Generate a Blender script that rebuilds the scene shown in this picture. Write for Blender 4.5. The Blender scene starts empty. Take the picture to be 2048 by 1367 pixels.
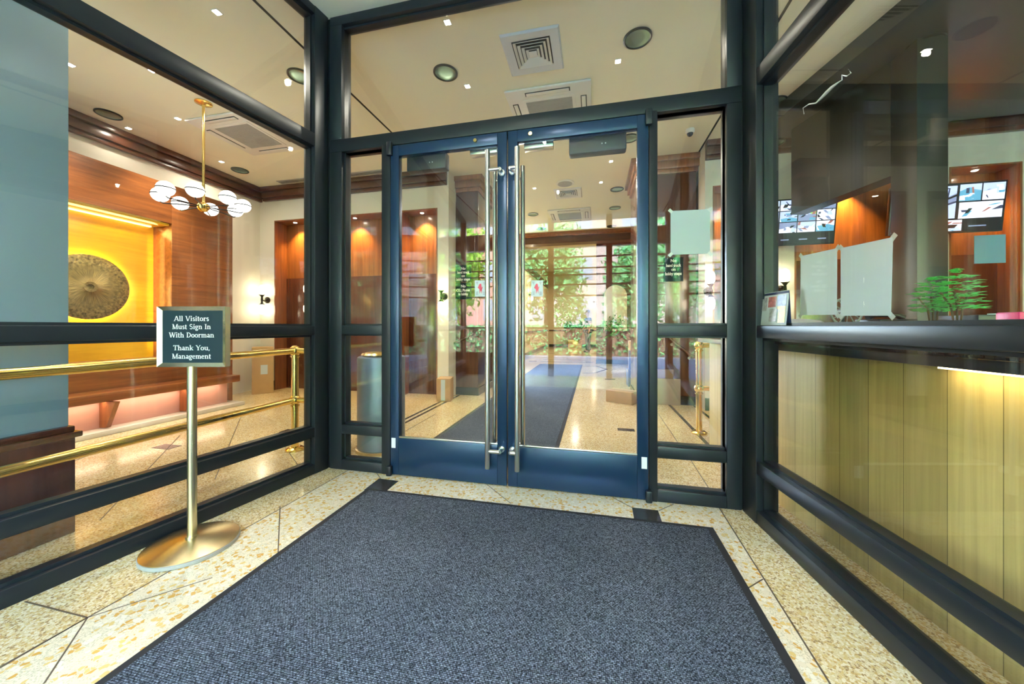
import bpy, bmesh, math, random
from mathutils import Vector, Matrix
random.seed(11)
R = math.radians
sc = bpy.context.scene
COL = sc.collection

# ------------------------------------------------------------------ camera, sky, sun, exposure
FPX, U0, V0, EYE = 715.0, 1024.0, 652.5, 1.08
YAW = math.atan(163 / 715)
cam_d = bpy.data.cameras.new('camera')
cam_d.sensor_width = 36.0
cam_d.lens = FPX / 2048 * 36
cam_d.shift_y = -(683.5 - V0) / 2048
cam_d.clip_start = 0.02
cam = bpy.data.objects.new('camera', cam_d)
cam.location = (0, 0, EYE)
cam.rotation_euler = (R(90), 0, YAW)
COL.objects.link(cam)
sc.camera = cam

world = bpy.data.worlds.new('world')
sc.world = world
world.use_nodes = True
wn = world.node_tree
sky = wn.nodes.new('ShaderNodeTexSky')
sky.sky_type = 'NISHITA'
sky.sun_disc = False
sky.sun_elevation = R(55)
sky.sun_rotation = R(20)
bg = wn.nodes['Background']
wn.links.new(sky.outputs[0], bg.inputs[0])
bg.inputs[1].default_value = 10.0

sun_d = bpy.data.lights.new('sun', 'SUN')
sun_d.energy = 100
sun_d.angle = R(0.6)
sun_d.color = (1.0, 0.96, 0.9)
sun = bpy.data.objects.new('sun', sun_d)
sun.rotation_euler = (R(-30), 0, R(14))        # comes over the roof from the lobby side, lights the street trees
sun.location = (0, 0, 9)
COL.objects.link(sun)

por_d = bpy.data.lights.new('street_opening', 'AREA')
por_d.shape = 'RECTANGLE'
por_d.size, por_d.size_y = 10.8, 3.3
por_d.cycles.is_portal = True
por = bpy.data.objects.new('street_opening', por_d)
por.location = (0, -2.85, 1.7)
por.rotation_euler = (R(90), 0, 0)
COL.objects.link(por)

vs = sc.view_settings
vs.view_transform = 'Standard'
vs.look = 'None'
vs.gamma = 1.0
vs.exposure = 1.05
vs.use_curve_mapping = False
sc.cycles.max_bounces = 9
sc.cycles.diffuse_bounces = 4
sc.cycles.glossy_bounces = 4
sc.cycles.transparent_max_bounces = 24
sc.cycles.caustics_reflective = False
sc.cycles.caustics_refractive = False
sc.cycles.sample_clamp_indirect = 4.0

# ------------------------------------------------------------------ projection helpers (real depth from a known plane)
CA, SA = math.cos(YAW), math.sin(YAW)
def ray(u):
    k = (u - U0) / FPX
    return k * CA - SA, k * SA + CA
def flr(u, v, z=0.0):
    t = (EYE - z) * FPX / (v - V0)
    wx, wy = ray(u)
    return Vector((wx * t, wy * t, z))
CEIL = 3.43
def cei(u, v, z=CEIL):
    t = (z - EYE) * FPX / (V0 - v)
    wx, wy = ray(u)
    return Vector((wx * t, wy * t, z))
def aty(u, v, y):
    wx, wy = ray(u)
    t = y / wy
    return Vector((wx * t, y, EYE + t * (V0 - v) / FPX))
def atx(u, v, x):
    wx, wy = ray(u)
    t = x / wx
    return Vector((x, wy * t, EYE + t * (V0 - v) / FPX))
def online(u, v, p, d):
    wx, wy = ray(u)                      # t*(wx,wy) = p + s*d
    det = wx * -d[1] + d[0] * wy
    t = (p[0] * -d[1] + d[0] * p[1]) / det
    return Vector((wx * t, wy * t, EYE + t * (V0 - v) / FPX))

# ------------------------------------------------------------------ material helpers
MATS = {}
def new_mat(name):
    m = bpy.data.materials.new(name)
    m.use_nodes = True
    MATS[name] = m
    return m, m.node_tree.nodes, m.node_tree.links, m.node_tree.nodes['Principled BSDF']
def plain(name, col, rough=0.5, metal=0.0, spec=0.5, coat=0.0, noise=0.0, nscale=8.0, bump=0.0, bscale=60.0):
    m, N, L, b = new_mat(name)
    b.inputs['Base Color'].default_value = (*col, 1)
    b.inputs['Roughness'].default_value = rough
    b.inputs['Metallic'].default_value = metal
    b.inputs['Specular IOR Level'].default_value = spec
    b.inputs['Coat Weight'].default_value = coat
    b.inputs['Coat Roughness'].default_value = 0.12
    tc = N.new('ShaderNodeTexCoord')
    if noise > 0:
        n = N.new('ShaderNodeTexNoise'); n.inputs['Scale'].default_value = nscale; n.inputs['Detail'].default_value = 5
        L.new(tc.outputs['Object'], n.inputs['Vector'])
        mx = N.new('ShaderNodeMix'); mx.data_type = 'RGBA'
        mx.inputs[6].default_value = (*[c * (1 - noise) for c in col], 1)
        mx.inputs[7].default_value = (*[min(1, c * (1 + noise)) for c in col], 1)
        L.new(n.outputs['Fac'], mx.inputs[0]); L.new(mx.outputs[2], b.inputs['Base Color'])
    if bump > 0:
        n2 = N.new('ShaderNodeTexNoise'); n2.inputs['Scale'].default_value = bscale; n2.inputs['Detail'].default_value = 4
        L.new(tc.outputs['Object'], n2.inputs['Vector'])
        bp = N.new('ShaderNodeBump'); bp.inputs['Strength'].default_value = bump; bp.inputs['Distance'].default_value = 0.01
        L.new(n2.outputs['Fac'], bp.inputs['Height']); L.new(bp.outputs[0], b.inputs['Normal'])
    return m
def emit(name, col, strength, base=(0.8, 0.8, 0.8)):
    m, N, L, b = new_mat(name)
    b.inputs['Base Color'].default_value = (*base, 1)
    b.inputs['Emission Color'].default_value = (*col, 1)
    b.inputs['Emission Strength'].default_value = strength
    return m
def wood(name, dark, light, scale=(14, 14, 0.9), rough=0.3, coat=0.35, seams=0.0, seam_axis=0):
    m, N, L, b = new_mat(name)
    tc = N.new('ShaderNodeTexCoord')
    mp = N.new('ShaderNodeMapping'); mp.inputs['Scale'].default_value = scale
    L.new(tc.outputs['Object'], mp.inputs['Vector'])
    n = N.new('ShaderNodeTexNoise'); n.inputs['Scale'].default_value = 1.6; n.inputs['Detail'].default_value = 8
    n.inputs['Roughness'].default_value = 0.62; n.inputs['Distortion'].default_value = 0.6
    L.new(mp.outputs[0], n.inputs['Vector'])
    cr = N.new('ShaderNodeValToRGB')
    cr.color_ramp.elements[0].position = 0.3; cr.color_ramp.elements[0].color = (*dark, 1)
    cr.color_ramp.elements[1].position = 0.72; cr.color_ramp.elements[1].color = (*light, 1)
    L.new(n.outputs['Fac'], cr.inputs[0])
    out = cr.outputs[0]
    if seams > 0:                                    # veneer leaves of slightly different tone with a fine joint
        sp = N.new('ShaderNodeSeparateXYZ'); L.new(tc.outputs['Object'], sp.inputs[0])
        dv = N.new('ShaderNodeMath'); dv.operation = 'DIVIDE'; dv.inputs[1].default_value = seams
        L.new(sp.outputs[seam_axis], dv.inputs[0])
        fl = N.new('ShaderNodeMath'); fl.operation = 'FLOOR'; L.new(dv.outputs[0], fl.inputs[0])
        wnz = N.new('ShaderNodeTexWhiteNoise'); wnz.noise_dimensions = '1D'; L.new(fl.outputs[0], wnz.inputs['W'])
        fr = N.new('ShaderNodeMath'); fr.operation = 'FRACT'; L.new(dv.outputs[0], fr.inputs[0])
        lt = N.new('ShaderNodeMath'); lt.operation = 'LESS_THAN'; lt.inputs[1].default_value = 0.018; L.new(fr.outputs[0], lt.inputs[0])
        hsv = N.new('ShaderNodeHueSaturation')
        mr = N.new('ShaderNodeMapRange'); mr.inputs[3].default_value = 0.86; mr.inputs[4].default_value = 1.12
        L.new(wnz.outputs['Value'], mr.inputs[0]); L.new(mr.outputs[0], hsv.inputs['Value']); L.new(out, hsv.inputs['Color'])
        mx = N.new('ShaderNodeMix'); mx.data_type = 'RGBA'
        mx.inputs[7].default_value = (*[c * 0.45 for c in dark], 1)
        L.new(lt.outputs[0], mx.inputs[0]); L.new(hsv.outputs[0], mx.inputs[6])
        out = mx.outputs[2]
    L.new(out, b.inputs['Base Color'])
    b.inputs['Roughness'].default_value = rough
    b.inputs['Specular IOR Level'].default_value = 0.5 if coat else 0.2
    b.inputs['Coat Weight'].default_value = coat
    b.inputs['Coat Roughness'].default_value = 0.15
    return m
def terrazzo(name, base, chips, scale, amount, rough=0.16, edge=0.06):
    m, N, L, b = new_mat(name)
    tc = N.new('ShaderNodeTexCoord')
    nz = N.new('ShaderNodeTexNoise'); nz.inputs['Scale'].default_value = scale * 0.8; nz.inputs['Detail'].default_value = 2
    L.new(tc.outputs['Object'], nz.inputs['Vector'])
    ad = N.new('ShaderNodeMix'); ad.data_type = 'VECTOR'; ad.inputs[0].default_value = 0.6 / scale
    L.new(tc.outputs['Object'], ad.inputs[4]); L.new(nz.outputs['Color'], ad.inputs[5])
    v = N.new('ShaderNodeTexVoronoi'); v.inputs['Scale'].default_value = scale
    ve = N.new('ShaderNodeTexVoronoi'); ve.feature = 'DISTANCE_TO_EDGE'; ve.inputs['Scale'].default_value = scale
    L.new(ad.outputs[1], v.inputs['Vector']); L.new(ad.outputs[1], ve.inputs['Vector'])
    sp = N.new('ShaderNodeSeparateColor'); L.new(v.outputs['Color'], sp.inputs[0])
    cr = N.new('ShaderNodeValToRGB'); cr.color_ramp.interpolation = 'CONSTANT'
    els = cr.color_ramp.elements
    for i, c in enumerate(chips):
        e = els[i] if i < 2 else els.new(i / len(chips))
        e.position = i / len(chips); e.color = (*c, 1)
    L.new(sp.outputs[0], cr.inputs[0])
    gt = N.new('ShaderNodeMath'); gt.operation = 'GREATER_THAN'; gt.inputs[1].default_value = edge; L.new(ve.outputs['Distance'], gt.inputs[0])
    am = N.new('ShaderNodeMath'); am.operation = 'LESS_THAN'; am.inputs[1].default_value = amount; L.new(sp.outputs[1], am.inputs[0])
    mu = N.new('ShaderNodeMath'); mu.operation = 'MULTIPLY'; L.new(gt.outputs[0], mu.inputs[0]); L.new(am.outputs[0], mu.inputs[1])
    # finer ground between the chips
    n2 = N.new('ShaderNodeTexNoise'); n2.inputs['Scale'].default_value = scale * 3.2; n2.inputs['Detail'].default_value = 3
    L.new(tc.outputs['Object'], n2.inputs['Vector'])
    gr = N.new('ShaderNodeValToRGB')
    gr.color_ramp.elements[0].position = 0.35; gr.color_ramp.elements[0].color = (*[c * 0.72 for c in base], 1)
    gr.color_ramp.elements[1].position = 0.62; gr.color_ramp.elements[1].color = (*[min(1, c * 1.12) for c in base], 1)
    L.new(n2.outputs['Fac'], gr.inputs[0])
    mx = N.new('ShaderNodeMix'); mx.data_type = 'RGBA'
    L.new(mu.outputs[0], mx.inputs[0]); L.new(gr.outputs[0], mx.inputs[6]); L.new(cr.outputs[0], mx.inputs[7])
    # broad wear
    n3 = N.new('ShaderNodeTexNoise'); n3.inputs['Scale'].default_value = 1.3; n3.inputs['Detail'].default_value = 4
    L.new(tc.outputs['Object'], n3.inputs['Vector'])
    hs = N.new('ShaderNodeHueSaturation'); mr = N.new('ShaderNodeMapRange'); mr.inputs[3].default_value = 0.82; mr.inputs[4].default_value = 1.16
    L.new(n3.outputs['Fac'], mr.inputs[0]); L.new(mr.outputs[0], hs.inputs['Value']); L.new(mx.outputs[2], hs.inputs['Color'])
    L.new(hs.outputs[0], b.inputs['Base Color'])
    b.inputs['Roughness'].default_value = rough
    return m
def glass(name, tint):
    m, N, L, b = new_mat(name)
    N.remove(b)
    geo = N.new('ShaderNodeNewGeometry')
    dot = N.new('ShaderNodeVectorMath'); dot.operation = 'DOT_PRODUCT'
    L.new(geo.outputs['Incoming'], dot.inputs[0]); L.new(geo.outputs['Normal'], dot.inputs[1])
    ab = N.new('ShaderNodeMath'); ab.operation = 'ABSOLUTE'; L.new(dot.outputs['Value'], ab.inputs[0])
    om = N.new('ShaderNodeMath'); om.operation = 'SUBTRACT'; om.inputs[0].default_value = 1; L.new(ab.outputs[0], om.inputs[1])
    pw = N.new('ShaderNodeMath'); pw.operation = 'POWER'; pw.inputs[1].default_value = 5; L.new(om.outputs[0], pw.inputs[0])
    ma = N.new('ShaderNodeMath'); ma.operation = 'MULTIPLY_ADD'; ma.inputs[1].default_value = 0.955; ma.inputs[2].default_value = 0.045
    L.new(pw.outputs[0], ma.inputs[0])
    tr = N.new('ShaderNodeBsdfTransparent'); tr.inputs[0].default_value = (*tint, 1)
    gl = N.new('ShaderNodeBsdfGlossy'); gl.inputs['Roughness'].default_value = 0.0
    mx = N.new('ShaderNodeMixShader')
    L.new(ma.outputs[0], mx.inputs[0]); L.new(tr.outputs[0], mx.inputs[1]); L.new(gl.outputs[0], mx.inputs[2])
    L.new(mx.outputs[0], N['Material Output'].inputs['Surface'])
    return m

glass('glass', (0.975, 0.985, 0.975))
plain('bronze_metal', (0.016, 0.021, 0.027), rough=0.36, metal=0.3, spec=0.35, noise=0.12, nscale=14)
plain('sky_blue_door_metal', (0.012, 0.040, 0.098), rough=0.27, metal=0.45, spec=0.6, noise=0.1, nscale=5)  # blue of the reflected sky put into the base colour
plain('gasket', (0.008, 0.008, 0.009), rough=0.6)
plain('steel', (0.62, 0.62, 0.60), rough=0.28, metal=1.0)
plain('satin_brass', (0.66, 0.57, 0.36), rough=0.27, metal=1.0, noise=0.06, nscale=30)
plain('brass', (0.83, 0.60, 0.20), rough=0.2, metal=1.0, noise=0.08, nscale=18)
plain('iron', (0.02, 0.017, 0.015), rough=0.35, metal=0.8)
plain('cream_paint', (0.76, 0.72, 0.62), rough=0.65, noise=0.03, nscale=3)
plain('yellow_paint', (0.72, 0.60, 0.36), rough=0.6, noise=0.05, nscale=4)
plain('ceiling_paint', (0.85, 0.82, 0.63), rough=0.75, noise=0.03, nscale=1.2)
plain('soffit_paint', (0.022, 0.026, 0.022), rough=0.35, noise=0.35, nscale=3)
plain('daylight_tinted_paint', (0.19, 0.29, 0.36), rough=0.4, noise=0.06, nscale=1.5)  # pale paint with bluish daylight put into its colour
plain('white_metal', (0.74, 0.72, 0.66), rough=0.45)
plain('cool_white_metal', (0.62, 0.66, 0.70), rough=0.4)
plain('grille_grey', (0.34, 0.33, 0.30), rough=0.6)
plain('dark_void', (0.012, 0.011, 0.01), rough=0.8)
plain('black_stone', (0.018, 0.018, 0.02), rough=0.12, noise=0.6, nscale=90)
plain('black_plastic', (0.014, 0.016, 0.02), rough=0.4)
plain('navy_box', (0.02, 0.035, 0.10), rough=0.5, noise=0.3, nscale=14)
plain('cardboard', (0.46, 0.28, 0.13), rough=0.8, noise=0.1, nscale=12)
plain('cardboard_dull', (0.30, 0.21, 0.15), rough=0.8, noise=0.12, nscale=9)
plain('packing_tape', (0.55, 0.40, 0.24), rough=0.25)
plain('paper', (0.50, 0.58, 0.62), rough=0.55)
plain('notice_paper', (0.32, 0.385, 0.43), rough=0.5)
plain('tape_clear', (0.52, 0.56, 0.54), rough=0.15)
plain('blue_paper', (0.25, 0.50, 0.70), rough=0.6)
plain('cloth_white', (0.76, 0.76, 0.70), rough=0.9, bump=0.4, bscale=40)
plain('sign_board', (0.006, 0.020, 0.030), rough=0.5, spec=0.2)
plain('white_letter', (0.86, 0.88, 0.86), rough=0.5)
plain('dark_tile', (0.035, 0.030, 0.028), rough=0.2)
plain('joint', (0.10, 0.07, 0.045), rough=0.5)
plain('red_print', (0.55, 0.05, 0.10), rough=0.5)
plain('grey_print', (0.35, 0.38, 0.45), rough=0.5)
plain('pink_plastic', (0.65, 0.02, 0.14), rough=0.4)
plain('can_ring', (0.012, 0.014, 0.013), rough=0.35, metal=0.3)
plain('green_reflector', (0.30, 0.47, 0.40), rough=0.18, metal=0.75)
plain('pot_steel', (0.20, 0.24, 0.29), rough=0.45, metal=0.5, noise=0.1, nscale=5)
plain('kick_pink', (0.62, 0.33, 0.27), rough=0.5)
plain('plinth_stone', (0.62, 0.58, 0.50), rough=0.25, noise=0.1, nscale=20)
plain('leaf', (0.06, 0.19, 0.03), rough=0.5, noise=0.4, nscale=8)
plain('leaf_lit', (0.18, 0.85, 0.24), rough=0.35, noise=0.3, nscale=20)  # leaf green brightened in place of LED light on the miniature trees
plain('tree_leaf', (0.30, 0.55, 0.04), rough=0.6, noise=0.5, nscale=2.2)
plain('tree_leaf_deep', (0.12, 0.40, 0.15), rough=0.6, noise=0.5, nscale=2.2)
plain('brick', (0.34, 0.17, 0.12), rough=0.9, noise=0.25, nscale=6)
plain('pale_brick', (0.50, 0.40, 0.33), rough=0.9, noise=0.2, nscale=6)
plain('window_dark', (0.10, 0.13, 0.16), rough=0.15)
plain('bark', (0.09, 0.06, 0.04), rough=0.9, noise=0.3)
plain('pavement', (0.11, 0.135, 0.165), rough=0.85, noise=0.1)
plain('skin', (0.55, 0.33, 0.22), rough=0.5)
plain('hair', (0.25, 0.18, 0.11), rough=0.6)
plain('shirt', (0.012, 0.014, 0.03), rough=0.8)
plain('denim', (0.05, 0.09, 0.12), rough=0.85, noise=0.2, nscale=20)
plain('shoe_leather', (0.02, 0.02, 0.022), rough=0.5)
plain('photo_a', (0.45, 0.16, 0.16), rough=0.4, noise=0.9, nscale=60)
plain('photo_b', (0.20, 0.25, 0.50), rough=0.4, noise=0.9, nscale=60)
plain('photo_c', (0.65, 0.45, 0.10), rough=0.4, noise=0.9, nscale=60)
plain('photo_d', (0.30, 0.32, 0.34), rough=0.4, noise=0.9, nscale=60)
plain('photo_e', (0.55, 0.60, 0.10), rough=0.4, noise=0.9, nscale=60)
wood('red_wood', (0.15, 0.042, 0.012), (0.32, 0.105, 0.026))
wood('red_wood_flat', (0.15, 0.042, 0.012), (0.32, 0.105, 0.026), scale=(14, 0.9, 14))
wood('shaded_dark_wood', (0.055, 0.016, 0.010), (0.11, 0.033, 0.017), rough=0.22, coat=0.5)  # on the piers this is the red wood with shade put into its tone
wood('dark_wood_flat', (0.055, 0.018, 0.010), (0.12, 0.038, 0.018), scale=(1.0, 1.0, 14), rough=0.3)
wood('cove_tinted_wood', (0.60, 0.35, 0.012), (0.78, 0.47, 0.02), scale=(14, 0.9, 14), rough=0.35)  # light wood with the yellow cove light put into its colour
wood('oak_panel', (0.42, 0.31, 0.11), (0.58, 0.43, 0.165), scale=(26, 26, 0.7), rough=0.55, coat=0.0, seams=0.155, seam_axis=1)
wood('oak_end', (0.50, 0.25, 0.06), (0.66, 0.36, 0.10), scale=(18, 18, 0.7), rough=0.35, coat=0.2)
wood('planter_wood', (0.16, 0.06, 0.03), (0.28, 0.11, 0.05))
terrazzo('terrazzo_fine', (0.70, 0.555, 0.31), [(0.76, 0.64, 0.42), (0.52, 0.33, 0.12), (0.62, 0.44, 0.18), (0.78, 0.68, 0.46), (0.34, 0.22, 0.10)], 130, 0.75, rough=0.14)
terrazzo('terrazzo_coarse', (0.75, 0.64, 0.44), [(0.76, 0.64, 0.44), (0.62, 0.34, 0.08), (0.70, 0.48, 0.18), (0.80, 0.71, 0.54), (0.78, 0.66, 0.45)], 62, 0.6, rough=0.2)
emit('spot_glow', (1.0, 0.93, 0.78), 40)
emit('globe_glow', (1.0, 0.96, 0.90), 3.0)
emit('sconce_glow', (1.0, 0.86, 0.62), 8)
emit('strip_glow', (1.0, 0.66, 0.20), 2.5)
emit('cove_glow', (1.0, 0.74, 0.34), 22)
emit('counter_glow', (1.0, 0.80, 0.42), 5)

def mat_material():
    m, N, L, b = new_mat('ribbed_carpet')
    tc = N.new('ShaderNodeTexCoord')
    mp = N.new('ShaderNodeMapping'); mp.inputs['Scale'].default_value = (1, 1, 1)
    L.new(tc.outputs['Object'], mp.inputs[0])
    v = N.new('ShaderNodeTexBrick'); v.inputs['Scale'].default_value = 78
    v.inputs['Color1'].default_value = (0.9, 0.9, 0.9, 1); v.inputs['Color2'].default_value = (0.55, 0.55, 0.55, 1); v.inputs['Mortar'].default_value = (0.12, 0.12, 0.12, 1)
    v.inputs['Mortar Size'].default_value = 0.10; v.inputs['Brick Width'].default_value = 0.9; v.inputs['Row Height'].default_value = 0.5; v.inputs['Mortar Smooth'].default_value = 0.6
    L.new(mp.outputs[0], v.inputs['Vector'])
    n = N.new('ShaderNodeTexNoise'); n.inputs['Scale'].default_value = 190; n.inputs['Detail'].default_value = 3; L.new(tc.outputs['Object'], n.inputs['Vector'])
    n2 = N.new('ShaderNodeTexNoise'); n2.inputs['Scale'].default_value = 2.0; n2.inputs['Detail'].default_value = 5; L.new(tc.outputs['Object'], n2.inputs['Vector'])
    cr = N.new('ShaderNodeValToRGB')
    cr.color_ramp.elements[0].position = 0.36; cr.color_ramp.elements[0].color = (0.026, 0.032, 0.043, 1)
    cr.color_ramp.elements[1].position = 0.72; cr.color_ramp.elements[1].color = (0.30, 0.35, 0.44, 1)
    L.new(n.outputs['Fac'], cr.inputs[0])
    mu = N.new('ShaderNodeMix'); mu.data_type = 'RGBA'; mu.blend_type = 'MULTIPLY'; mu.inputs[0].default_value = 1
    L.new(cr.outputs[0], mu.inputs[6]); L.new(v.outputs['Color'], mu.inputs[7])
    hs = N.new('ShaderNodeHueSaturation'); mr = N.new('ShaderNodeMapRange'); mr.inputs[3].default_value = 1.0; mr.inputs[4].default_value = 1.7
    L.new(n2.outputs['Fac'], mr.inputs[0]); L.new(mr.outputs[0], hs.inputs['Value']); L.new(mu.outputs[2], hs.inputs['Color'])
    L.new(hs.outputs[0], b.inputs['Base Color'])
    b.inputs['Roughness'].default_value = 0.95
    b.inputs['Specular IOR Level'].default_value = 0.15
    bp = N.new('ShaderNodeBump'); bp.inputs['Strength'].default_value = 0.6; bp.inputs['Distance'].default_value = 0.004
    L.new(v.outputs['Color'], bp.inputs['Height']); L.new(bp.outputs[0], b.inputs['Normal'])
mat_material()
plain('mat_rubber', (0.016, 0.016, 0.019), rough=0.8)

def disc_material():
    m, N, L, b = new_mat('hammered_bronze')
    tc = N.new('ShaderNodeTexCoord')
    sp = N.new('ShaderNodeSeparateXYZ'); L.new(tc.outputs['Object'], sp.inputs[0])
    at = N.new('ShaderNodeMath'); at.operation = 'ARCTAN2'; L.new(sp.outputs[1], at.inputs[0]); L.new(sp.outputs[2], at.inputs[1])
    ln = N.new('ShaderNodeVectorMath'); ln.operation = 'LENGTH'; L.new(tc.outputs['Object'], ln.inputs[0])
    cb = N.new('ShaderNodeCombineXYZ')
    am = N.new('ShaderNodeMath'); am.operation = 'MULTIPLY'; am.inputs[1].default_value = 26; L.new(at.outputs[0], am.inputs[0])
    lm = N.new('ShaderNodeMath'); lm.operation = 'MULTIPLY'; lm.inputs[1].default_value = 7; L.new(ln.outputs['Value'], lm.inputs[0])
    L.new(am.outputs[0], cb.inputs[0]); L.new(lm.outputs[0], cb.inputs[1])
    n = N.new('ShaderNodeTexNoise'); n.inputs['Scale'].default_value = 1.5; n.inputs['Detail'].default_value = 6; L.new(cb.outputs[0], n.inputs['Vector'])
    n2 = N.new('ShaderNodeTexNoise'); n2.inputs['Scale'].default_value = 45; n2.inputs['Detail'].default_value = 6; L.new(tc.outputs['Object'], n2.inputs['Vector'])
    mr = N.new('ShaderNodeMapRange'); mr.inputs[1].default_value = 0.14; mr.inputs[2].default_value = 0.28; L.new(ln.outputs['Value'], mr.inputs[0])
    mf = N.new('ShaderNodeMix'); mf.data_type = 'FLOAT'; L.new(mr.outputs[0], mf.inputs[0]); L.new(n.outputs['Fac'], mf.inputs[2]); L.new(n2.outputs['Fac'], mf.inputs[3])
    cr = N.new('ShaderNodeValToRGB')
    cr.color_ramp.elements[0].position = 0.3; cr.color_ramp.elements[0].color = (0.07, 0.052, 0.022, 1)
    cr.color_ramp.elements[1].position = 0.75; cr.color_ramp.elements[1].color = (0.46, 0.36, 0.14, 1)
    L.new(mf.outputs[0], cr.inputs[0]); L.new(cr.outputs[0], b.inputs['Base Color'])
    b.inputs['Metallic'].default_value = 0.6
    b.inputs['Roughness'].default_value = 0.45
    bp = N.new('ShaderNodeBump'); bp.inputs['Strength'].default_value = 0.8; bp.inputs['Distance'].default_value = 0.01
    L.new(mf.outputs[0], bp.inputs['Height']); L.new(bp.outputs[0], b.inputs['Normal'])
disc_material()

for nm, c, k in (('view_pale', (.75, .82, 1.0), 1.0), ('view_sky', (.50, .62, .95), .8), ('view_mid', (.30, .38, .60), .6), ('view_teal', (.12, .42, .62), .7), ('view_dusk', (.08, .10, .20), .4),
                 ('view_black', (.02, .02, .03), .15), ('view_rust', (.55, .20, .15), .5), ('view_green', (.35, .80, .12), .8)):
    emit(nm, c, k, (.01, .01, .012))
M = MATS

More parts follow.
